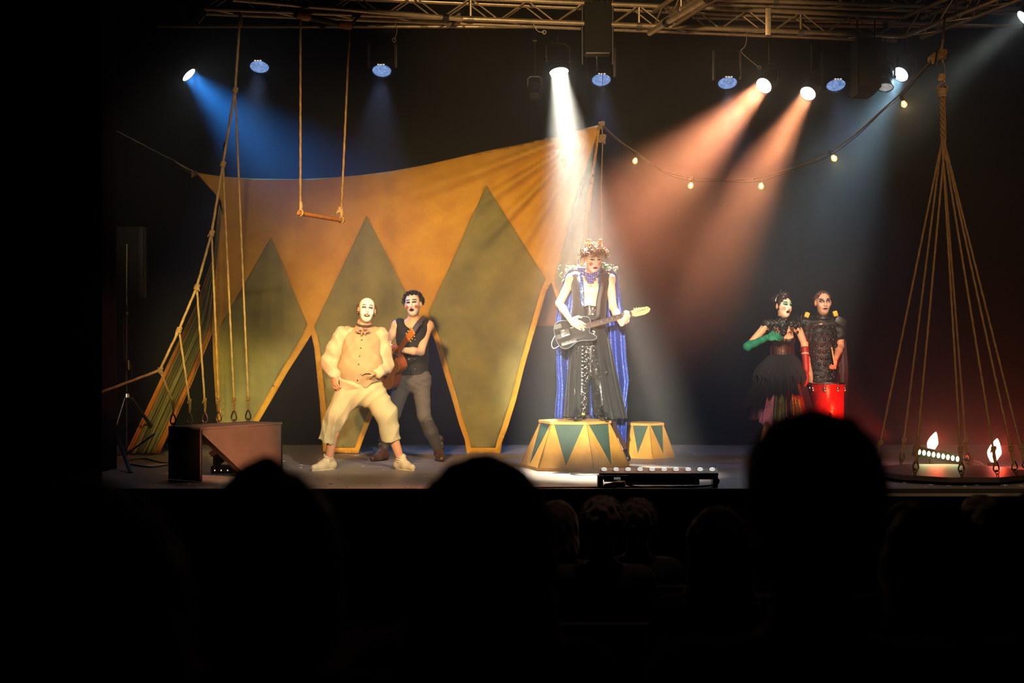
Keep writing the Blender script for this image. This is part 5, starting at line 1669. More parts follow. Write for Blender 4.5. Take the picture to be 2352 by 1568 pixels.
# ------------------------------------------------------------------ the caped guitarist on the pedestal
GD = 14.0
def gj(x, y, dy=0.0): return P(x, y, GD + dy)
GZ = PEDH
def guitarist():
    J = dict(head=gj(1363, 594, -0.09), neck=gj(1357, 632, 0.0), chest=gj(1355, 668), pelvis=gj(1352, 745),
             shl=gj(1313, 640, 0.01), shr=gj(1401, 641, 0.01), ell=gj(1285, 697, 0.02), elr=gj(1408, 705, -0.06),
             wrl=gj(1309, 734, -0.33), wrr=gj(1428, 744, -0.30), hipl=gj(1333, 762), hipr=gj(1371, 762),
             knl=gj(1331, 855, -0.04), knr=gj(1381, 855, -0.03), anl=gj(1328, 940, -0.12), anr=gj(1386, 940, -0.10),
             tol=gj(1323, 957, -0.30), tor=gj(1392, 957, -0.26))
    root = thing('person', 'curly-haired performer in blue cape and long black coat standing on the pedestal', 'person', Vector((gj(1352, 0).x, GD, GZ)))
    skin = face_mat('guitarist_skin', '#e3b595', '#f6f0e8', [
        (-0.031, 0.012, 0.020, 0.009, '#3c2c28'), (0.031, 0.012, 0.020, 0.009, '#3c2c28'),
        (-0.032, 0.034, 0.022, 0.005, '#4a3222'), (0.032, 0.034, 0.022, 0.005, '#4a3222'),
        (-0.043, -0.030, 0.017, 0.017, '#e0777a'), (0.043, -0.030, 0.017, 0.017, '#e0777a'),
        (0, -0.064, 0.026, 0.012, '#b0182a')], face_r=(0.070, 0.112), face_c=(0, -0.008))
    F = Field(*box_of(J.values(), 0.2), 0.0052)
    add_body(F, J, 0.94)
    for sx in (-1, 1):
        F.ell(J['chest'] + Vector((sx * 0.048, -0.085, -0.005)), (0.045, 0.026, 0.04), None, 0.03)
    hp = add_head(F, J['head'], (0.22, -1, -0.30), (0.04, -0.30, 1), 1.05, 0.5)
    add_hand(F, J['wrl'], Vector((0.8, -0.02, -0.45)), (0.1, 1, -0.1), 1, 0.35, 1.05)
    add_hand(F, J['wrr'], Vector((0.55, -0.1, 0.75)), (-0.5, 0.7, 0.4), -1, 0.8, 1.0)
    F.out('body', skin, root, hp)
    c, ex, ey, ez, s = hp
    # curly mop: fuller on top
    M_hair = mat('brown_curls', '#8a6842', 0.5, color2='#5a4026', scale=40)
    curls('hair', M_hair, root, c + ez * 0.012, ex, ey, ez, 760, 0, (0.078, 0.098, 0.09), 0.07, 0.03,
          lambda q: q.z > 0.0 and (q.y < 0.3 or q.z > 0.55) and (abs(q.x) < 0.8 or q.z > 0.25), 11, 0.005)
    M_leafy = mat('pale_flower', '#f0dcb0', 0.6)
    rs = random.Random(4)
    for k in range(9):
        mb = MB()
        q = c + ez * (0.15 + rs.uniform(-0.02, 0.04)) + ex * rs.uniform(-0.08, 0.08) + ey * rs.uniform(-0.05, 0.06)
        for p_ in range(5):
            a = p_ * 1.257
            mb.ball(q + Vector((0.010 * math.cos(a), -0.004, 0.010 * math.sin(a))), 0.009, 4, sc=(1, 0.5, 1))
        mb.out('hair_flower', M_leafy, root)
    # coat: sleeveless bodice with open front
    M_coat = mat('black_coat', '#0f0e0d', 0.8, var=0.2, scale=25, sheen=0.15)
    Fv = Field(*box_of([J[k] for k in ('neck', 'shl', 'shr', 'pelvis', 'chest')], 0.22), 0.0062)
    Fv.cone(J['chest'] + Vector((0, 0.0, 0.04)), J['pelvis'], 0.122, 0.126, 0.04, ((1, 0, 0), 1.36))
    for q, sx in (('l', 1), ('r', -1)):
        Fv.cone(J['sh' + q] + Vector((sx * 0.035, 0, 0.012)), J['chest'] + Vector((-sx * 0.08, 0, 0)), 0.06, 0.095, 0.04)
    # front opening
    X, Yv, Z = Fv.ax[0][:, None, None], Fv.ax[1][None, :, None], Fv.ax[2][None, None, :]
    zt_ = (Z - gj(0, 705).z) / (gj(0, 640).z - gj(0, 705).z)
    half = 0.062 + 0.012 * np.clip(zt_, 0, 1.3)
    opening = np.maximum(np.abs(X - (J['chest'].x + 0.003)) - half, Yv - (GD - 0.03))
    Fv.F = np.maximum(Fv.F, -opening).astype(np.float32)
    Fv.cone(J['neck'] + Vector((0, -0.02, -0.03)), J['neck'] + Vector((0, 0, 0.2)), 0.085, 0.09, 0.01, None, True)
    Fv.folds(0.004, WAVES)
    co = Fv.out('coat_bodice', M_coat, root)
    # blue sequinned lapels
    M_lap = glitter('blue_sequin_trim', '#2c3f86', '#7fa8e8', 0.35, 0.6, 130)
    for sx in (-1, 1):
        def fn(u, v):
            z = lerp(gj(0, 628).z, gj(0, 705).z, v)
            xo = (0.068 if sx < 0 else 0.06) + 0.012 * (1 - v) + u * lerp(0.05, 0.022, v)
            x = J['chest'].x + 0.003 + sx * xo
            y = hull_front(Fv, x + sx * 0.006, z)
            y = GD - 0.1 if y is None or y > GD - 0.02 else y
            return (x, y - 0.012, z)
        v_, f_ = grid(fn, 5, 22)
        solid(mesh('lapel', v_, f_ if sx > 0 else [q[::-1] for q in f_], M_lap, co), 0.006)
    # coat skirts: two flared front panels and the back
    def skirt(a0, a1, name, nf, m, rx0, rx1, ry0, ry1, z0, z1, x0, x1, fold, nu=60, nv=30, y0=0.0, parent=None, jag=0.0):
        def fn(u, v):
            a = lerp(a0, a1, u)
            fa = fold * v * math.sin(u * nf * 2 * math.pi + 0.8 * math.sin(3 * v))
            rx, ry = lerp(rx0, rx1, v ** 1.1) + fa, lerp(ry0, ry1, v ** 1.1) + fa
            zz = lerp(z0, z1 + (jag * abs(math.sin(u * nf * 3.1)) if v > 0.99 else 0), v)
            return (lerp(x0, x1, v) + rx * math.sin(a), GD + y0 - ry * math.cos(a), zz)
        v_, f_ = grid(fn, nu, nv)
        return solid(mesh(name, v_, [q[::-1] for q in f_], m, parent or root), 0.006)
    xw, xb = J['pelvis'].x, gj(1360, 0).x
    zw = J['pelvis'].z + 0.02
    skirt(math.radians(-150), math.radians(-24), 'coat_skirt', 3, M_coat, 0.17, 0.225, 0.125, 0.25, zw, GZ + 0.03, xw, gj(1352, 0).x, 0.02)
    skirt(math.radians(16), math.radians(150), 'coat_skirt', 4, M_coat, 0.17, 0.30, 0.125, 0.20, zw, GZ + 0.015, xw, gj(1366, 0).x, 0.02)
    # wide shiny trousers
    M_tr = glitter('black_sequin_trousers', '#131212', '#a8a49a', 0.4, 0.93, 85)
    Ft = Field(*box_of([J[k] for k in ('hipl', 'hipr', 'knl', 'knr', 'anl', 'anr', 'pelvis', 'chest')], 0.2), 0.0065)
    Ft.cone(gj(1355, 706), J['pelvis'] + Vector((0, 0, -0.05)), 0.115, 0.125, 0.04, ((1, 0, 0), 1.2))
    for q in 'lr':
        Ft.cone(J['hip' + q], J['kn' + q], 0.105, 0.1, 0.04)
        Ft.cone(J['kn' + q], J['an' + q] + Vector((0, 0.07, 0.02)), 0.1, 0.105, 0.03)
    Ft.above(gj(0, 703).z); Ft.below(GZ + 0.05)
    Ft.folds(0.01, [(45, 20, 4, 0), (70, -10, 6, 2), (30, 30, 10, 3.1)])
    to = Ft.out('trousers', M_tr, root)
    # row of silver frogging on the left trouser leg
    M_silver = mat('silver_braid', '#b9b5aa', 0.3, 0.8)
    for k in range(11):
        z = lerp(gj(0, 795).z, gj(0, 880).z, k / 10)
        x = gj(1334, 0).x
        y = hull_front(Ft, x, z)
        if y is not None:
            y = min(y, hull_front(Ft, x + 0.02, z) or y)
            MB().box((x, y - 0.004, z), (0.034, 0.006, 0.006), Matrix.Rotation(0.1, 3, 'Y')).out('frogging', M_silver, to)
    rs = random.Random(9)
    mb = MB()
    for k in range(150):
        t = rs.random()
        x = gj(lerp(1349, 1338, t) + rs.gauss(0, 3.2) + (18 * (1 - t) if rs.random() < 0.3 else 0), 0).x
        z = gj(0, lerp(755, 945, t)).z
        y = hull_front(Ft, x, z)
        if y is None: continue
        mb.ball((x, y - 0.002, z), rs.uniform(0.003, 0.0065), 3)
    mb.out('sewn_beads', M_silver, to, label='scattered silver beads').__setitem__('kind', 'stuff')
    # patent shoes
    M_pat = mat('patent_black', '#08080a', 0.12, coat=0.8)
    for q in 'lr':
        b = add_shoe('patent_shoe', M_pat, J['an' + q], J['to' + q], GZ, root, 0.045, 0.0, 0.012)
    MB().box(gj(1340, 951, -0.2), (0.03, 0.012, 0.02), bev=0.003).out('shoe_buckle', mat('gold_buckle', '#c89b3c', 0.25, 0.9), root)
    # cape
    M_cape = glitter('blue_sequin_cape', '#2b3d92', '#5f86d8', 0.5, 0.8, 150)
    Lt = [(0, 1312), (0.06, 1296), (0.18, 1286), (0.36, 1276), (0.45, 1279), (0.62, 1278), (0.8, 1280), (1.0, 1274)]
    Rt_ = [(0, 1402), (0.06, 1420), (0.2, 1425), (0.4, 1434), (0.62, 1439), (0.76, 1444), (0.9, 1438), (1.0, 1432)]
    def fn(u, v):
        y = lerp(614, 958, v)
        x = lerp(pl(Lt, v), pl(Rt_, v), u)
        bulge = math.sin(math.pi * u)
        D = 0.03 + 0.17 * bulge ** 0.6 + 0.02 * v + 0.03 * math.sin(u * 2 * math.pi * 7 + 1.5 * math.sin(3 * v)) * min(1, v * 2.5)
        top = math.exp(-v * 14)
        D = D * (1 - top) + top * 0.06
        p = gj(x, y + 10 * math.sin(u * 23) * (v > 0.995), D)
        return p
    v_, f_ = grid(fn, 110, 60)
    cp_ = solid(mesh('cape', v_, [q[::-1] for q in f_], M_cape, root), 0.005)
    # tail of the cape falling over the pedestal edge
    def fn(u, v):
        y = lerp(880, lerp(975, 1018, u ** 0.7), v)
        x = lerp(lerp(1405, 1416, v), lerp(1441, 1438, v), u)
        return gj(x, y, 0.16 + 0.02 * math.sin(u * 16 + 2 * v) - 0.0 * v)
    v_, f_ = grid(fn, 24, 24)
    solid(mesh('cape_tail', v_, [q[::-1] for q in f_], M_cape, root), 0.005)
    # shoulder ruff of leaves and shells
    M_rf1 = mat('silver_green_leaf', '#7fae9a', 0.3, 0.4)
    M_rf2 = mat('pale_shell', '#e6e6d8', 0.4)
    M_rf3 = mat('deep_green_leaf', '#1f6a55', 0.4)
    rs = random.Random(21)
    for nm, m_, cnt in (('ruff_leaves', M_rf1, 70), ('ruff_shells', M_rf2, 40), ('ruff_leaves', M_rf3, 60)):
        mb = MB()
        for k in range(cnt):
            t = rs.uniform(-1, 1)
            if nm == 'ruff_leaves' and m_ is M_rf3: t = rs.uniform(0.15, 0.6)
            px = 1358 + t * 60
            py = 607 + 14 * abs(t) ** 1.6 + rs.gauss(0, 4.0)
            q = gj(px, py, -0.05 + 0.12 * abs(t) + rs.uniform(-0.03, 0.03) + (0.08 if abs(t) < 0.25 else 0))
            mb.ball(q, rs.uniform(0.007, 0.015), 3, sc=(rs.uniform(0.3, 1), 0.4, rs.uniform(0.8, 1.5)), R=Matrix.Rotation(rs.uniform(-1.4, 1.4), 3, 'Y'))
        o = mb.out(nm, m_, cp_); o['kind'] = 'stuff'
    for k in range(5):
        q = gj(1285 + k * 2 - (k % 2) * 3, 612 + k * 8, 0.02)
        MB().ball(q, 0.014, 4, sc=(0.5, 0.5, 1.5), R=Matrix.Rotation(0.7 * (-1) ** k, 3, 'Y')).out('feather', M_rf1, cp_)
    # blue stone necklace
    M_st = mat('blue_stone', '#1f38b0', 0.1, coat=0.6)
    nk = thing_n = None
    mb, mg = MB(), MB()
    for row in range(4):
        for k in range(9 - row * 2):
            t = (k - (8 - row * 2) / 2) / 4.0
            px = 1356 + t * 19
            py = 626 + row * 5.5 + 8 * (1 - t * t) - 4
            y = -0.125 - 0.012 * (1 - abs(t))
            mb.ball(gj(px, py, y), 0.0105, 5, sc=(1, 0.6, 1))
            mg.ring(gj(px, py, y), 0.0115, 0.003, (0, 1, 0), 10, 4)
    o = mb.out('necklace_stones', M_st, root); mg.out('necklace_settings', M_silver, o)
    MB().ball(gj(1357, 655, -0.14), 0.008, 5, sc=(0.7, 0.5, 1.6)).out('gold_pendant', mat('gold', '#d8b04a', 0.25, 0.9), o)
    return root, J
_, JG = guitarist()

# ------------------------------------------------------------------ electric guitar
def electric():
    bc_ = gj(1319, 760, -0.27)
    nut = gj(1452, 722, -0.27)
    ax_ = (nut - bc_).normalized()
    nrm = Vector((0.12, -1, 0.42)); nrm = (nrm - ax_ * nrm.dot(ax_)).normalized()
    R = Matrix((ax_, nrm.cross(ax_), nrm)).transposed()
    Mx = Matrix.Translation(bc_) @ R.to_4x4()
    SL = (nut - bc_).length
    root = thing('electric_guitar', 'black electric guitar with maple headstock in the caped player\'s hands', 'guitar', bc_)
    ol = curve([(-0.19, 0.0, 0), (-0.185, 0.07, 0), (-0.15, 0.128, 0), (-0.08, 0.138, 0), (-0.01, 0.112, 0), (0.05, 0.108, 0), (0.11, 0.122, 0), (0.165, 0.098, 0), (0.178, 0.05, 0),
                (0.15, 0.026, 0), (0.15, -0.026, 0), (0.14, -0.04, 0), (0.138, -0.06, 0), (0.165, -0.085, 0), (0.19, -0.12, 0), (0.165, -0.14, 0), (0.1, -0.13, 0),
                (0.03, -0.112, 0), (-0.03, -0.122, 0), (-0.09, -0.15, 0), (-0.15, -0.14, 0), (-0.185, -0.085, 0), (-0.19, 0.0, 0)], 88)[:-1]
    ol = [(p.x, p.y) for p in ol]
    M_bd = mat('gloss_black_body', '#0a0c10', 0.4, spec=0.25)
    M_cream = mat('cream_binding', '#8e98a4', 0.35)
    M_mpl = mat('maple', '#e3b874', 0.35, var=0.12, scale=20)
    M_rose = mat('rosewood', '#3a241a', 0.5)
    T = lambda *q: Mx @ Vector(q)
    MB().prism(ol, 0.042, Mx @ Matrix.Translation((0, 0, -0.042))).out('body', M_bd, root, smooth=False)
    MB().tube([T(x, y, 0.0) for x, y in ol], 0.002, 5, closed=True).out('binding', M_cream, root)
    def bx_(nm, c, s, m_, par=root, bev=0.003):
        q = MB().box(c, s, bev=bev); q.v = [tuple(Mx @ Vector(p)) for p in q.v]
        return q.out(nm, m_, par)
    bx_('bridge_plate', (-0.09, 0.01, 0.004), (0.085, 0.075, 0.008), M_chrome)
    for k in range(3):
        bx_('saddle', (-0.1, 0.035 - 0.025 * k, 0.011), (0.03, 0.014, 0.01), M_chrome)
    bx_('control_plate', (-0.08, -0.095, 0.004), (0.15, 0.034, 0.007), M_chrome)
    for k in range(2):
        MB().lathe([(0.011, 0), (0.01, 0.02), (1e-4, 0.021)], 12, Mx @ Matrix.Translation((-0.06 - 0.04 * k, -0.095, 0.007))).out('knob', M_chrome, root)
    bx_('pickup', (0.09, 0.01, 0.005), (0.026, 0.07, 0.012), M_chrome)
    bx_('pickguard', (0.02, -0.05, 0.002), (0.16, 0.08, 0.004), mat('black_pickguard', '#0e0f12', 0.4, spec=0.25))
    bx_('tape_patch', (-0.14, 0.09, 0.003), (0.07, 0.045, 0.004), mat('grey_tape', '#4a4c50', 0.6))
    bx_('tape_patch', (-0.155, -0.015, 0.003), (0.05, 0.045, 0.004), mat('grey_tape_dark', '#3c3e42', 0.6))
    nk = bx_('neck', ((SL + 0.11) / 2, 0.012, -0.004), (SL - 0.11, 0.05, 0.024), M_mpl, bev=0.008)
    bx_('fretboard', ((SL + 0.11) / 2, 0.012, 0.011), (SL - 0.11, 0.051, 0.008), M_rose, nk)
    for k in range(1, 20):
        x = SL - (SL + 0.05) * (1 - 2 ** (-k / 12.0))
        if x > 0.12: bx_('fret', (x, 0.012, 0.0155), (0.0022, 0.05, 0.002), M_chrome, nk, 0)
    for k in (3, 5, 7, 9, 12):
        x = SL - (SL + 0.05) * (1 - 2 ** (-(k - 0.5) / 12.0))
        MB().lathe([(0.0055, 0.0), (0.0055, 0.002)], 10, Mx @ Matrix.Translation((x, 0.012, 0.0148))).out('fret_dot', M_cream, nk)
    hs = [(SL - 0.005, -0.013), (SL + 0.03, -0.03), (SL + 0.12, -0.035), (SL + 0.165, -0.022), (SL + 0.185, 0.004), (SL + 0.17, 0.03), (SL + 0.15, 0.036), (SL + 0.04, 0.05), (SL + 0.02, 0.04), (SL - 0.005, 0.038)]
    hd = MB().prism(hs, 0.014, Mx @ Matrix.Translation((0, 0, -0.012))).out('headstock', M_mpl, root, smooth=False)
    for k in range(6):
        p = (SL + 0.035 + 0.024 * k, 0.056 - 0.004 * k, -0.006)
        MB().ball(T(*p), 0.009, 5, sc=(0.8, 0.6, 1)).out('tuning_peg', M_chrome, hd)
        MB().tube([T(p[0], 0.02 - 0.002 * k, 0.002), T(p[0], 0.02 - 0.002 * k, 0.014)], 0.004, 6).out('string_post', M_chrome, hd)
    for k in range(6):
        MB().tube([T(-0.1, 0.035 - 0.009 * k, 0.016), T(SL, 0.029 - 0.007 * k, 0.018), T(SL + 0.035 + 0.024 * k, 0.02 - 0.002 * k, 0.01)], 0.0009, 4).out('string', M_steel, root)
    # strap
    sh = JG['shr'] + Vector((-0.09, -0.02, 0.085))
    pts = curve([T(0.16, 0.1, -0.02), gj(1371, 725, -0.19), gj(1376, 690, -0.165), gj(1383, 650, -0.14), sh + Vector((0, -0.03, 0)), sh + Vector((-0.01, 0.09, 0)), gj(1370, 680, 0.16), gj(1330, 730, 0.16), gj(1300, 755, 0.0), T(-0.19, 0.0, -0.02)], 70)
    def fn(u, v):
        i = min(int(v * 70), 69)
        t = (pts[min(i + 1, 70)] - pts[max(i - 1, 0)]).normalized()
        s_ = t.cross(Vector((0, -1, 0.2))).normalized()
        return pts[i] + s_ * (u - 0.5) * 0.055
    v_, f_ = grid(fn, 3, 68)
    solid(mesh('strap', v_, f_, mat('black_strap', '#1c1b1c', 0.6), root), 0.004)
    MB().tube(curve([T(-0.16, -0.12, -0.02), gj(1288, 792, -0.27), gj(1272, 800, -0.26), gj(1267, 788, -0.25), gj(1276, 768, -0.24)], 24), 0.004, 6).out('lead', mat('white_lead', '#c8c8c8', 0.4), root)
electric()

# ------------------------------------------------------------------ performer hidden behind the guitarist: a bare leg in a black slipper shows
def hidden():
    D = 14.78
    j = lambda x, y, dy=0.0: P(x, y, D + dy)
    J = dict(head=j(1366, 708), neck=j(1366, 745), chest=j(1367, 785), pelvis=j(1372, 862),
             shl=j(1332, 756), shr=j(1400, 756), ell=j(1326, 815), elr=j(1405, 815), wrl=j(1335, 868, -0.04), wrr=j(1402, 868, -0.04),
             hipl=j(1356, 872), hipr=j(1390, 872), knl=j(1358, 955, -0.03), knr=j(1412, 955, -0.06), anl=j(1362, 1036), anr=j(1433, 1036),
             tol=j(1360, 1047, -0.14), tor=j(1441, 1049, -0.13))
    root = thing('person', 'performer mostly hidden behind the blue cape, one bare leg showing', 'person', Vector((j(1372, 0).x, D, 0)))
    F = Field(*box_of(J.values(), 0.16), 0.0065)
    add_body(F, J, 0.86, True)
    hp = add_head(F, J['head'], (0.1, -1, 0), (0, 0, 1), 0.97, 0.3)
    add_hand(F, J['wrl'], Vector((0.1, -0.1, -1)), (1, 0, 0), -1, 0.4)
    add_hand(F, J['wrr'], Vector((-0.1, -0.1, -1)), (-1, 0, 0), 1, 0.4)
    F.out('body', face_mat('pale_skin', '#dcae92', None, [(0, -0.064, 0.024, 0.012, '#a03040')]), root, hp)
    Fd = Field(*box_of([J[k] for k in ('neck', 'shl', 'shr', 'pelvis', 'hipl', 'hipr')] + [j(1372, 950)], 0.2), 0.008)
    Fd.cone(J['chest'], J['pelvis'], 0.11, 0.11, 0.04, ((1, 0, 0), 1.2))
    Fd.cone(J['pelvis'], j(1378, 945), 0.125, 0.15, 0.04)
    Fd.folds(0.01, [(60, 40, 3, 0), (45, -30, 5, 1)])
    Fd.out('dress', mat('indigo_dress', '#2a3170', 0.8), root)
    Fh = Field(*box_of([J['head']], 0.2), 0.007)
    Fh.ell(J['head'] + Vector((0, 0.03, 0.03)), (0.09, 0.1, 0.1), None, 0.02)
    Fh.folds(0.006, [(90, 20, 60, 0), (60, 80, 20, 1)])
    Fh.out('hair', mat('dark_brown_hair', '#2a1c16', 0.6), root)
    for q in 'lr':
        add_shoe('ballet_shoe', M_pat_, J['an' + q] + Vector((0, 0, -0.03)), J['to' + q], 0.0, root, 0.04)
M_pat_ = mat('black_slipper', '#0d0c10', 0.35)
hidden()
# ------------------------------------------------------------------ the singer in the black tulle dress
def cone_skirt(name, m, parent, xc0, xc1, yc, rx, ry, z0, z1, nf, fold, a0=0.0, a1=2 * math.pi, nu=120, nv=24, jag=0.0, hem=None, t=0.004, ph=0.0):
    full = abs(a1 - a0) > 6.2
    def fn(u, v):
        a = lerp(a0, a1, u)
        fa = fold * (v ** 0.7) * (math.sin(a * nf + 0.8 * math.sin(3 * v + ph)) + 0.4 * math.sin(a * nf * 2.3 + ph))
        sx, sy = lerp(rx[0], rx[1], v ** 0.75) + fa, lerp(ry[0], ry[1], v ** 0.75) + fa
        zb_ = z1 + (hem(a) if hem else 0.0) + jag * math.sin(a * nf * 1.7 + ph) * math.sin(a * 5 + ph)
        return (lerp(xc0, xc1, v) + sx * math.sin(a), yc - sy * math.cos(a), lerp(z0, zb_, v))
    v_, f_ = grid(fn, nu, nv, wrap=full)
    return solid(mesh(name, v_, [q[::-1] for q in f_], m, parent), t)

def singer():
    D = 15.15
    j = lambda x, y, dy=0.0: P(x, y, D + dy)
    J = dict(head=j(1800, 703, -0.02), neck=j(1797, 741), chest=j(1796, 775), pelvis=j(1797, 838),
             shl=j(1760, 748), shr=j(1832, 750), ell=j(1717, 796, -0.03), elr=j(1848, 792, 0.0),
             wrl=j(1762, 775, -0.16), wrr=j(1852, 850, -0.08), hipl=j(1780, 855), hipr=j(1815, 855),
             knl=j(1772, 945, -0.05), knr=j(1820, 945, -0.04), anl=j(1750, 1028), anr=j(1818, 1030),
             tol=j(1742, 1040, -0.13), tor=j(1825, 1041, -0.13))
    root = thing('person', 'singer with dark updo, green glove, lace collar and black tulle skirt', 'person', Vector((j(1797, 0).x, D, 0)))
    skin = face_mat('singer_skin', '#dba27c', '#e0d6c0', [
        (-0.032, 0.020, 0.025, 0.016, '#4f9a88'), (0.032, 0.020, 0.025, 0.016, '#4f9a88'),
        (-0.031, 0.010, 0.019, 0.008, '#1c1a18'), (0.031, 0.010, 0.019, 0.008, '#1c1a18'),
        (-0.034, 0.040, 0.024, 0.005, '#24302c'), (0.034, 0.040, 0.024, 0.005, '#24302c'),
        (-0.046, -0.030, 0.016, 0.018, '#cf8a78'), (0.046, -0.030, 0.016, 0.018, '#cf8a78'),
        (0, -0.064, 0.026, 0.017, '#a0342c'), (0, -0.066, 0.018, 0.011, '#1e0806')], face_r=(0.068, 0.11), face_c=(0, -0.008))
    F = Field(*box_of(J.values(), 0.2), 0.0055)
    add_body(F, J, 0.86, True)
    for sx in (-1, 1):
        F.ell(J['chest'] + Vector((sx * 0.055, -0.09, -0.015)), (0.055, 0.05, 0.05), None, 0.025)
    hp = add_head(F, J['head'], (0.46, -1, 0.02), (0.1, 0, 1), 1.0, 1.3)
    add_hand(F, J['wrl'], Vector((1, -0.1, 0.1)), (0.1, 0.8, -0.5), 1, 0.6)
    add_hand(F, J['wrr'], Vector((0.1, -0.2, -1)), (-1, 0.2, 0), 1, 0.5)
    F.out('body', skin, root, hp)
    c, ex, ey, ez, s = hp
    # hair: cap, bun, fringe
    M_h = mat('black_brown_hair', '#241410', 0.45, var=0.3, scale=40)
    Fh = Field(*box_of([c], 0.26), 0.005)
    R = np.array([ex, ey, ez]).T
    Fh.ell(c + ez * 0.045 - ey * 0.022, (0.087, 0.1, 0.088), R, 0.01)
    Fh.ell(c + ez * 0.06 - ey * 0.10 - ex * 0.02, (0.07, 0.06, 0.065), R, 0.02)
    Fh.ell(c + ez * 0.12 - ey * 0.0, (0.06, 0.06, 0.04), R, 0.02)
    Fh.cone(c - ex * 0.074 + ez * 0.04 + ey * 0.02, c - ex * 0.074 - ez * 0.04 + ey * 0.012, 0.016, 0.008, 0.01)
    Fh.ell(c + ey * 0.1 - ez * 0.02, (0.064, 0.06, 0.085), R, 0.005, True)
    Fh.folds(0.005, [(120, 40, 90, 0), (-90, 60, 120, 2), (60, 120, 140, 1)])
    ho = Fh.out('hair', M_h, root)
    pts = [c + ez * 0.045 + ex * 0.094 * math.cos(a) - ey * 0.02 + ez * 0.1 * math.sin(a) for a in [k * math.pi / 16 for k in range(17)]]
    MB().tube(pts, 0.004, 6).out('headband', M_chrome, ho)
    mb = MB()
    for k in range(7):
        q = c + ez * (0.145 + 0.012 * math.sin(k * 2.1)) + ex * (k - 3) * 0.016 - ey * 0.01
        mb.tube([q - ez * 0.02, q + ez * 0.018 + ex * (k - 3) * 0.003], [0.006, 0.002], 5)
    mb.out('hair_spikes', M_h, ho)
    # green glove
    M_gl = mat('green_glove', '#17795c', 0.65, var=0.15, scale=30)
    Fg = Field(*box_of([J['ell'], J['wrl'], J['wrl'] + Vector((0.2, 0, 0))], 0.1), 0.005)
    Fg.cone(J['ell'] + (J['shl'] - J['ell']) * 0.12, J['ell'], 0.043, 0.043, 0.02)
    Fg.cone(J['ell'], J['wrl'], 0.045, 0.034, 0.02)
    add_hand(Fg, J['wrl'], Vector((1, -0.1, 0.1)), (0.1, 0.8, -0.5), 1, 0.6, 1.12)
    Fg.folds(0.003, [(80, 20, 60, 0), (100, 10, -40, 1)])
    Fg.out('glove', M_gl, root, label='long emerald green glove')
    M_rgl = mat('red_glove', '#8a1a14', 0.55, var=0.2, scale=30)
    Fg = Field(*box_of([J['elr'], J['wrr'], J['wrr'] + Vector((0, 0, -0.2))], 0.1), 0.005)
    Fg.cone(J['elr'].lerp(J['wrr'], 0.15), J['wrr'], 0.041, 0.032, 0.02)
    add_hand(Fg, J['wrr'], Vector((0.1, -0.2, -1)), (-1, 0.2, 0), 1, 0.5, 1.12)
    Fg.out('glove', M_rgl, root, label='long dark red glove')
    # corset
    M_c = glitter('dark_brocade', '#1e0f0b', '#7a3a1a', 0.5, 0.86, 90)
    Fc = Field(*box_of([J[k] for k in ('chest', 'pelvis')], 0.24), 0.0055)
    Fc.cone(J['chest'] + Vector((0, 0, -0.03)), j(1797, 812), 0.108, 0.094, 0.03, ((1, 0, 0), 1.22))
    Fc.cone(j(1797, 812), J['pelvis'], 0.094, 0.12, 0.03, ((1, 0, 0), 1.22))
    for sx in (-1, 1):
        Fc.ell(J['chest'] + Vector((sx * 0.058, -0.085, -0.03)), (0.066, 0.058, 0.052), None, 0.02)
    Fc.cone(J['chest'] + Vector((0, -0.2, 0.05)), J['chest'] + Vector((0, -0.14, -0.02)), 0.07, 0.012, 0.01, None, True)
    Fc.above(J['chest'].z + 0.02)
    co = Fc.out('corset', M_c, root)
    for k in range(6):
        x = lerp(j(1770, 0).x, j(1822, 0).x, k / 5)
        pts = []
        for q in range(8):
            z = lerp(J['chest'].z - 0.07, J['pelvis'].z + 0.01, q / 7)
            y = hull_front(Fc, x, z)
            if y is not None: pts.append(Vector((x, y - 0.002, z)))
        if len(pts) > 2: MB().tube(pts, 0.004, 5).out('boning', mat('dark_red_satin', '#5a1c14', 0.35), co)
    # lace collar: yoke with scalloped points and a standing neckband
    M_l = mat('black_lace', '#0c0a0b', 0.5, coat=0.2)
    Fl = Field(*box_of([J[k] for k in ('neck', 'shl', 'shr')], 0.2), 0.0055)
    Fl.cone(J['neck'] + Vector((0, 0, -0.02)), J['neck'] + Vector((0.01, -0.015, 0.045)), 0.064, 0.062, 0.02)
    Fl.cone(J['shl'] + Vector((0, 0, 0.02)), J['shr'] + Vector((0, 0, 0.02)), 0.06, 0.06, 0.02)
    Fl.cone(J['neck'], J['chest'] + Vector((0, -0.1, 0.045)), 0.075, 0.03, 0.02)
    Fl.folds(0.004, [(150, 60, 90, 0), (-120, 90, 130, 2)])
    lo_ = Fl.out('lace_collar', M_l, root)
    rs = random.Random(31)
    mb = MB()
    for k in range(60):
        t = rs.uniform(-1, 1)
        q = j(1796 + t * 44, 752 + 16 * (1 - abs(t)) * rs.random() + rs.uniform(-8, 10), -0.12 + 0.09 * abs(t))
        mb.ring(q, rs.uniform(0.008, 0.016), 0.0035, (rs.uniform(-0.4, 0.4), 1, rs.uniform(-0.4, 0.4)), 9, 4)
    for k in range(14):
        t = k / 13
        q = j(1796 + 3.5 * (-1) ** k * (1 - t), 765 + 26 * t, -0.135)
        mb.ring(q, 0.012 * (1.2 - t), 0.0035, (0, 1, 0), 9, 4)
    o = mb.out('lace_loops', M_l, lo_); o['kind'] = 'stuff'
    # feather tuft on the far shoulder
    mb = MB()
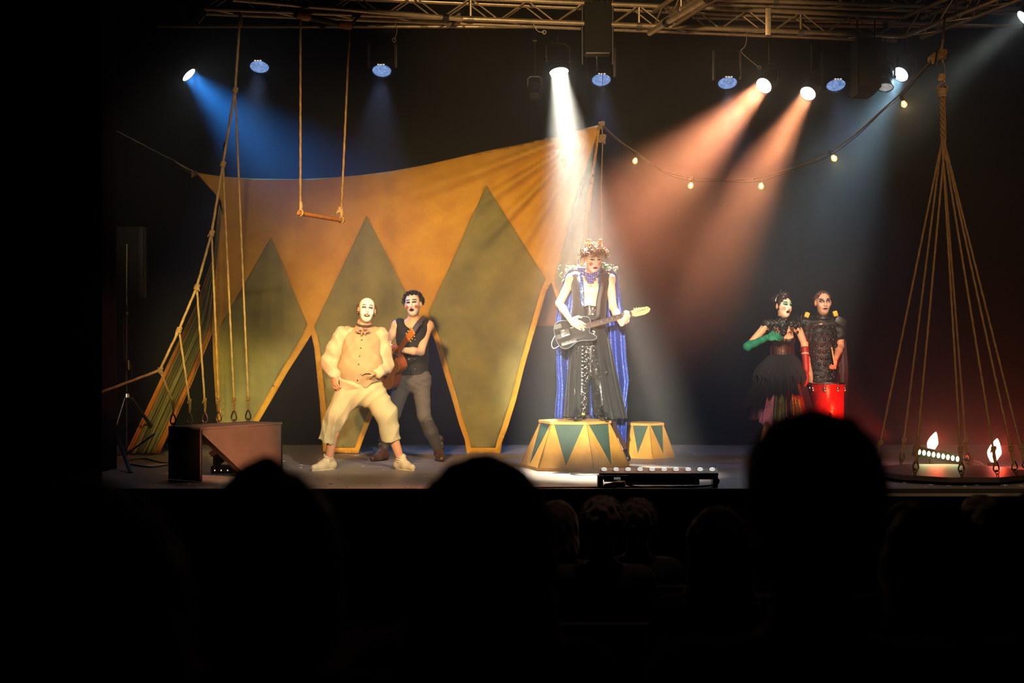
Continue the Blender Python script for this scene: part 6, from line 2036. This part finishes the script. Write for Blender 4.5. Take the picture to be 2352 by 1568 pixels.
    for k in range(46):
        a = rs.uniform(0, 2 * math.pi)
        b0 = j(1836, 742, -0.03)
        d = Vector((math.cos(a) * 0.9 + 0.2, rs.uniform(-0.6, 0.2), math.sin(a) * 0.8 + 0.2)).normalized()
        l = rs.uniform(0.06, 0.11)
        mb.tube([b0 + d * 0.02, b0 + d * l * 0.6 + Vector((0, 0, 0.01)), b0 + d * l], [0.008, 0.010, 0.002], 5)
    o = mb.out('shoulder_feathers', M_l, root)
    # skirt: coloured petticoats under black tulle
    M_tul = mat('black_tulle', '#08080a', 0.9)
    M_gold = glitter('gold_lame', '#8a5a12', '#d8a030', 0.4, 0.7, 120)
    M_grn = mat('olive_taffeta', '#6a7420', 0.4, color2='#2a1a0e', scale=14)
    M_pink = mat('pink_organza', '#d87a8a', 0.5, color2='#a86ab0', scale=12)
    M_brn = mat('copper_taffeta', '#6a3018', 0.4, color2='#20100a', scale=14)
    zw = j(0, 815).z
    xc = J['pelvis'].x
    hem = lambda a: 0.03 * math.sin(a) + 0.0
    zh = j(0, 962).z
    cone_skirt('petticoat', M_brn, root, xc, xc - 0.03, D, (0.11, 0.30), (0.1, 0.28), zw - 0.03, zh + 0.02, 17, 0.022, hem=hem, jag=0.02)
    for (a0, a1, m_, dz, ph) in ((-0.42, -0.02, M_grn, -0.01, 0.5), (-0.95, -0.45, M_pink, -0.03, 1.0), (0.28, 0.78, M_gold, 0.03, 2.0)):
        cone_skirt('petticoat_panel', m_, root, xc, xc - 0.03, D, (0.115, 0.325), (0.105, 0.315), zw - 0.04, zh + dz, 15, 0.02, a0, a1, 30, 22, 0.02, ph=ph)
    cone_skirt('tulle_overskirt', M_tul, root, xc, xc - 0.05, D, (0.115, 0.345), (0.11, 0.30), zw, j(0, 935).z, 19, 0.03, -2.9, -0.55, 90, 22, 0.03, ph=3)
    cone_skirt('tulle_overskirt', M_tul, root, xc, xc + 0.0, D, (0.115, 0.33), (0.11, 0.33), zw, j(0, 905).z, 21, 0.03, -0.6, 0.35, 60, 22, 0.05, ph=5)
    cone_skirt('tulle_overskirt', M_tul, root, xc, xc + 0.0, D, (0.12, 0.29), (0.11, 0.27), zw, j(0, 940).z, 21, 0.03, 0.75, 3.2, 90, 22, 0.03, ph=6)
    cone_skirt('hip_ruffle', M_tul, root, xc, xc - 0.02, D, (0.12, 0.27), (0.11, 0.25), zw + 0.005, j(0, 872).z, 31, 0.03, nu=200, jag=0.07, ph=1)
    for q in 'lr':
        add_shoe('heeled_shoe', M_pat_, J['an' + q] + Vector((0, 0, -0.02)), J['to' + q], 0.0, root, 0.04)
    return root
singer()

# ------------------------------------------------------------------ the drummer
def drummer():
    D = 15.5
    j = lambda x, y, dy=0.0: P(x, y, D + dy)
    J = dict(head=j(1890, 694, -0.02), neck=j(1890, 730), chest=j(1889, 768), pelvis=j(1889, 850),
             shl=j(1853, 742), shr=j(1930, 742), ell=j(1846, 805, -0.04), elr=j(1930, 795, 0.0),
             wrl=j(1862, 860, -0.25), wrr=j(1920, 822, -0.22), hipl=j(1872, 866), hipr=j(1908, 866),
             knl=j(1868, 950, -0.04), knr=j(1912, 950, -0.04), anl=j(1866, 1024), anr=j(1914, 1024),
             tol=j(1862, 1035, -0.13), tor=j(1920, 1035, -0.13))
    root = thing('person', 'short-haired drummer in dark armoured tunic with yellow epaulettes holding a stick', 'person', Vector((j(1890, 0).x, D, 0)))
    skin = face_mat('drummer_skin', '#c98a6c', '#d8a894', [
        (-0.031, 0.014, 0.026, 0.017, '#3a201c'), (0.031, 0.014, 0.026, 0.017, '#3a201c'),
        (-0.031, 0.008, 0.014, 0.005, '#b09a90'), (0.031, 0.008, 0.014, 0.005, '#b09a90'),
        (-0.036, 0.036, 0.026, 0.006, '#1c100e'), (0.036, 0.036, 0.026, 0.006, '#1c100e'),
        (0, -0.064, 0.026, 0.010, '#4a1a18')], face_r=(0.066, 0.105), face_c=(0, -0.01))
    F = Field(*box_of(J.values(), 0.2), 0.0055)
    add_body(F, J, 0.98)
    hp = add_head(F, J['head'], (0.06, -1, -0.05), (-0.04, 0, 1), 1.04, 0.5)
    add_hand(F, J['wrr'], Vector((-0.15, -0.35, -1)), (-0.8, 0.2, 0.1), 1, 1.2, 1.05)
    add_hand(F, J['wrl'], Vector((-0.1, -0.2, -1)), (0.8, 0.3, 0), -1, 0.9, 1.05)
    F.out('body', skin, root, hp)
    c, ex, ey, ez, s = hp
    curls('hair', mat('short_brown_hair', '#4a3220', 0.7), root, c + ez * 0.03 - ey * 0.01, ex, ey, ez, 700, 0, (0.077, 0.097, 0.086), 0.012, 0.004, lambda q: q.z > 0.25 * q.y + 0.08 and (q.y < 0.62 or q.z > 0.75), 6, 0.006)
    M_tu = glitter('black_scale_armour', '#0c0a0a', '#3a302c', 0.6, 0.88, 60)
    Ft = Field(*box_of([J[k] for k in ('neck', 'shl', 'shr', 'pelvis', 'chest', 'knl', 'knr')], 0.22), 0.0065)
    Ft.cone(J['chest'], J['pelvis'], 0.126, 0.13, 0.04, ((1, 0, 0), 1.3))
    Ft.cone(J['pelvis'], J['pelvis'] + Vector((0, 0, -0.25)), 0.135, 0.17, 0.04, ((1, 0, 0), 1.2))
    Ft.cone(J['shl'], J['shr'], 0.07, 0.07, 0.04)
    Ft.cone(J['neck'] + Vector((0, 0, -0.02)), J['neck'] + Vector((0, 0, 0.035)), 0.074, 0.07, 0.02)
    Ft.cone(J['shr'], J['shr'].lerp(J['elr'], 0.5), 0.072, 0.066, 0.02)
    Ft.cone(J['shl'], J['shl'].lerp(J['ell'], 0.5), 0.072, 0.066, 0.02)
    Ft.ell(J['chest'] + Vector((0, -0.16, 0.07)), (0.07, 0.06, 0.04), None, 0.01, True)
    Ft.folds(0.005, [(20, 10, 90, 0), (-30, 20, 70, 2)])
    tu = Ft.out('tunic', M_tu, root)
    # rows of metal discs and studs on the tunic
    rs = random.Random(17)
    M_dk = mat('dark_plate', '#2c2422', 0.25, 0.8)
    for r_ in range(7):
        for k in range(5):
            px, py = 1866 + k * 11 + (5 if r_ % 2 else 0), 752 + r_ * 14
            q = j(px, py)
            y = hull_front(Ft, q.x, q.z)
            if y is None: continue
            MB().lathe([(1e-4, -0.006), (0.012, -0.004), (0.02, 0.002)], 10, Matrix.Translation((q.x, y - 0.004, q.z)) @ Matrix.Rotation(math.radians(-90), 4, 'X')).out('armour_disc', M_dk, tu)
    mb = MB()
    for k in range(46):
        q = j(rs.uniform(1868, 1912), rs.uniform(842, 872))
        y = hull_front(Ft, q.x, q.z)
        if y is not None: mb.ball((q.x, y - 0.004, q.z), rs.uniform(0.006, 0.012), 4)
    o = mb.out('belt_beads', M_chrome, tu); o['kind'] = 'stuff'
    M_yel = mat('yellow_epaulette', '#d8b030', 0.5)
    for px, py, an in ((1853, 723, 0.35), (1918, 720, -0.3)):
        q = j(px, py, -0.05)
        MB().box(q, (0.05, 0.06, 0.06), Matrix.Rotation(an, 3, 'Y'), bev=0.015).out('epaulette', M_yel, tu)
    M_lt = mat('black_leather', '#1c1a18', 0.4)
    MB().box(j(1928, 738, -0.05), (0.13, 0.15, 0.09), Matrix.Rotation(0.6, 3, 'Y'), bev=0.04).out('shoulder_guard', M_lt, tu)
    MB().ring(J['neck'] + Vector((0, 0, 0.01)), 0.085, 0.018, (0, -0.2, 1)).out('collar', M_lt, tu)
    # trousers and boots
    Fp = Field(*box_of([J[k] for k in ('hipl', 'hipr', 'knl', 'knr', 'anl', 'anr')], 0.16), 0.008)
    for q in 'lr':
        Fp.cone(J['hip' + q], J['kn' + q], 0.1, 0.075, 0.03)
        Fp.cone(J['kn' + q], J['an' + q] + Vector((0, 0, 0.05)), 0.072, 0.052, 0.03)
    Fp.out('trousers', mat('dark_trousers', '#17120f', 0.8), root)
    for q in 'lr':
        add_shoe('boot', M_pat_, J['an' + q], J['to' + q], 0.0, root, 0.045, 0.08, 0.015)
    # dark red cape
    Lt = [(0, 1862), (0.2, 1850), (1, 1852)]
    Rt_ = [(0, 1928), (0.12, 1940), (0.5, 1948), (1, 1946)]
    def fn(u, v):
        y = lerp(726, 965, v)
        x = lerp(pl(Lt, v), pl(Rt_, v), u)
        D_ = 0.05 + 0.15 * math.sin(math.pi * u) ** 0.6 + 0.025 * math.sin(u * 2 * math.pi * 6 + 2 * v) * min(1, v * 2)
        return j(x, y, D_)
    v_, f_ = grid(fn, 80, 30)
    solid(mesh('cape', v_, [q[::-1] for q in f_], mat('dark_red_cape', '#3a1012', 0.8, sheen=0.3), root), 0.005)
    # drum stick, held
    st = thing('drum_stick', 'pale wooden drum stick upright in the drummer\'s raised hand', 'drum stick', j(1917, 836, -0.26))
    a, b = j(1910, 797, -0.33), j(1919, 846, -0.25)
    MB().tube([b, b.lerp(a, 0.5), b.lerp(a, 0.9), b.lerp(a, 0.96), a], [0.009, 0.009, 0.006, 0.008, 0.004], 8).out('stick', mat('hickory', '#d8a86a', 0.5), st)
    return root
drummer()

def drum():
    D = 15.15
    c = Vector((P(1900, 0, D).x, D, 0))
    zt, zb = P(0, 881, D).z, 0.36
    R = 0.176
    root = thing('floor_drum', 'red sparkle drum with chrome rim and lugs before the drummer', 'drum', c)
    M_rd = glitter('red_sparkle', '#b5200f', '#ff6a40', 0.3, 0.75, 140)
    Mx = Matrix.Translation(c)
    MB().lathe([(R * 0.98, zb), (R, zb + 0.005), (R, zt - 0.005), (R * 0.98, zt)], 40, Mx).out('shell', M_rd, root)
    MB().lathe([(R * 0.99, zt), (1e-4, zt + 0.004)], 40, Mx).out('drum_head', mat('drum_skin', '#3a3634', 0.5), root)
    MB().ring(c + Vector((0, 0, zt + 0.004)), R + 0.008, 0.009, (0, 0, 1), 40, 8).out('rim', M_chrome, root)
    MB().ring(c + Vector((0, 0, zb - 0.0)), R + 0.008, 0.009, (0, 0, 1), 40, 8).out('rim', M_chrome, root)
    for k in range(8):
        a = k * math.pi / 4 - 1.15
        p = c + Vector((math.cos(a) * (R + 0.01), math.sin(a) * (R + 0.01), zt - 0.055))
        lg = MB().ball(p, 0.016, 6, sc=(0.9, 0.9, 2.1)).out('lug', M_chrome, root)
        MB().tube([p + Vector((0, 0, 0.02)), p + Vector((math.cos(a) * 0.004, math.sin(a) * 0.004, 0.065))], 0.004, 6).out('tension_rod', M_chrome, lg)
    for k in range(3):
        a = k * 2 * math.pi / 3 + 0.5
        p = c + Vector((math.cos(a) * (R + 0.012), math.sin(a) * (R + 0.012), 0))
        MB().tube([p + Vector((0, 0, zb + 0.12)), p + Vector((0, 0, 0.1)), p + Vector((math.cos(a) * 0.05, math.sin(a) * 0.05, 0.012))], 0.009, 8).out('leg', M_chrome, root)
        MB().ball(p + Vector((math.cos(a) * 0.05, math.sin(a) * 0.05, 0.014)), 0.014, 5).out('rubber_foot', M_cable, root)
drum()

# ================================================================== the audience, seen from behind
M_seat = mat('seat_fabric', '#1a0c0c', 0.95)
M_seatm = mat('seat_frame', '#0c0b0b', 0.6)
def row_floor(D):
    for a, b, z in ROWS:
        if a <= D < b: return z
    return ROWS[0][2]

def spectator(label, px, py, D, hair, hw=1.0, cloth='#120e0e', hcol='#1a1210', turn=0.0):
    """seated person facing the stage; py is the crown of the head"""
    top = P(px, py, D)
    fz = row_floor(D)
    s = 1.0 * hw
    x, y = top.x, D
    hd = Vector((x, y, top.z - 0.125 * s))
    sz = fz + 0.46                                   # seat height
    root = thing('person', label, 'person', Vector((x, y, fz)), 'people in the audience')
    V3 = lambda a, b, c: Vector((x + a, y + b, c))
    sh = hd.z - 0.24
    F = Field(*box_of([V3(-0.3, -0.12, fz), V3(0.3, 0.55, top.z)], 0.1), 0.012)
    F.cone(V3(0, -0.02, sz + 0.12), V3(0, 0.0, sh - 0.08), 0.13, 0.12, 0.04, ((1, 0, 0), 1.35))
    F.cone(V3(-0.17, 0, sh - 0.02), V3(0.17, 0, sh - 0.02), 0.065, 0.065, 0.06)
    F.cone(V3(0, 0, sh), hd, 0.06, 0.055, 0.04)
    hp = add_head(F, hd, (math.sin(turn), math.cos(turn), 0), (0, 0, 1), s, 0)
    for q in (-1, 1):
        F.cone(V3(q * 0.19, 0, sh - 0.03), V3(q * 0.23, 0.1, sz + 0.22), 0.055, 0.045, 0.03)
        F.cone(V3(q * 0.23, 0.1, sz + 0.22), V3(q * 0.1, 0.32, sz + 0.2), 0.043, 0.03, 0.02)
        F.ell(V3(q * 0.08, 0.36, sz + 0.2), (0.04, 0.06, 0.03), None, 0.02)
        F.cone(V3(q * 0.1, 0.02, sz + 0.1), V3(q * 0.11, 0.44, sz + 0.08), 0.095, 0.07, 0.03)
        F.cone(V3(q * 0.11, 0.44, sz + 0.08), V3(q * 0.11, 0.46, fz + 0.07), 0.062, 0.045, 0.03)
        F.cone(V3(q * 0.11, 0.44, fz + 0.05), V3(q * 0.11, 0.58, fz + 0.04), 0.048, 0.04, 0.03)
    F.below(fz + 0.002)
    zc = sh + 0.055
    F.out('body', [mat('spectator_skin', '#6a4a3c', 0.7), mat('spectator_clothes', cloth, 0.9)], root, hp, colour=lambda C: (C[:, 2] < zc).astype(int))
    M_ = mat('spectator_hair', hcol, 0.75, sheen=0.4)
    c, ex, ey, ez, _ = hp
    Fh = Field(*box_of([V3(-0.16, -0.16, sh - 0.3), V3(0.16, 0.16, top.z + 0.08)], 0.06), 0.007)
    R = np.array([ex, ey, ez]).T
    Fh.ell(c + ez * 0.034 * s - ey * 0.02 * s, (0.088 * s, 0.104 * s, 0.092 * s), R, 0.01)
    Fh.ell(c - ez * 0.01 * s - ey * 0.035 * s, (0.086 * s, 0.085 * s, 0.095 * s), R, 0.03)
    if hair == 'long':
        Fh.cone(c - ey * 0.03, c - ey * 0.075 - ez * 0.26, 0.095 * s, 0.105 * s, 0.04, (ex, 1.22))
        Fh.cone(c - ey * 0.075 - ez * 0.24, c - ey * 0.09 - ez * 0.42, 0.105 * s, 0.08, 0.03, (ex, 1.3))
    elif hair == 'bob':
        Fh.cone(c - ey * 0.02, c - ey * 0.03 - ez * 0.13, 0.1 * s, 0.105 * s, 0.04, (ex, 1.12))
    elif hair == 'bun':
        Fh.ell(c + ez * 0.11 * s - ey * 0.06, (0.045, 0.045, 0.04), R, 0.02)
        Fh.cone(c - ey * 0.02, c - ey * 0.03 - ez * 0.10, 0.098 * s, 0.1 * s, 0.04, (ex, 1.1))
    Fh.ell(c + ey * 0.1 - ez * 0.03, (0.07 * s, 0.07 * s, 0.1 * s), R, 0.01, True)
    Fh.folds(0.004 if hair != 'tousled' else 0.009, [(110, 50, 40, 0), (-90, 70, 60, 2), (70, 110, 80, 1)])
    ho = Fh.out('hair', M_, root)
    if hair == 'tousled':
        curls('loose_curls', M_, ho, c + ez * 0.02, ex, ey, ez, 520, 0, (0.086 * s, 0.1 * s, 0.09 * s), 0.022, 0.008, lambda q: q.z > -0.5 and q.y < 0.5, int(px), 0.004)
    # the seat
    st = thing('theatre_seat', 'dark upholstered seat under: ' + label, 'seat', Vector((x, y, fz)), 'audience seats')
    st['label'] = 'dark seat of ' + label
    zt = min(sh - 0.12, sz + 0.42)
    MB().box((x, y + 0.1, sz - 0.03), (0.5, 0.46, 0.09), bev=0.03).out('seat', M_seat, st)
    MB().box((x, y - 0.215, (sz + zt) / 2), (0.5, 0.08, zt - sz + 0.1), bev=0.03).out('backrest', M_seat, st)
    for q in (-1, 1):
        MB().box((x + q * 0.235, y + 0.05, (fz + sz - 0.08) / 2), (0.035, 0.3, sz - 0.08 - fz), bev=0.008).out('leg', M_seatm, st)
    return root
spectator('largest foreground spectator with tall dark head right of the LED batten', 1864, 938, 2.05, 'short', 1.12, '#0e0c0c', '#0c0908')
spectator('spectator with smooth long hair in the centre foreground', 1110, 1043, 2.55, 'long', 1.1, '#100c0c', '#1d100c')
spectator('spectator with small hair knot in front of the wooden box', 618, 1074, 2.3, 'bun', 1.1, '#0e0b0b', '#150d0b')
spectator('spectator at far left foreground below the tripod stand', 190, 1092, 1.65, 'bob', 1.12, '#0e0b0b', '#1a0f0c')
spectator('spectator with greyish tousled hair below the LED batten, left of a pair', 1383, 1138, 6.6, 'tousled', 1.0, '#1c1a20', '#5a4a48')
spectator('spectator with rounded grey hair below the LED batten, right of a pair', 1464, 1143, 7.7, 'tousled', 1.0, '#22242c', '#4e4240')
spectator('spectator with smooth hair just right of the centre long-haired one', 1279, 1148, 7.6, 'bob', 1.0, '#161214', '#3a2a26')
spectator('barely visible dark spectator between batten and tallest head', 1648, 1162, 5.2, 'long', 1.0, '#0e0b0b', '#150e0c')
spectator('spectator with pale-edged hair below the hanging platform', 2092, 1148, 4.7, 'bob', 0.95, '#120e0e', '#4a2e22')
spectator('dark-haired spectator below the platform, right of the pale-edged one', 2140, 1146, 3.15, 'bob', 0.95, '#0e0b0b', '#120b09')
spectator('spectator with round head below the right flame lamp', 2250, 1134, 6.25, 'short', 0.98, '#120e0e', '#3a2620')
spectator('spectator with round greyish head at the right, before the flame lamp', 2312, 1136, 3.7, 'short', 1.05, '#120e0e', '#4a3a34')
spectator('spectator cut by the right picture edge under the platform', 2385, 1118, 5.2, 'bob', 1.0, '#120e0e', '#4a2a20')
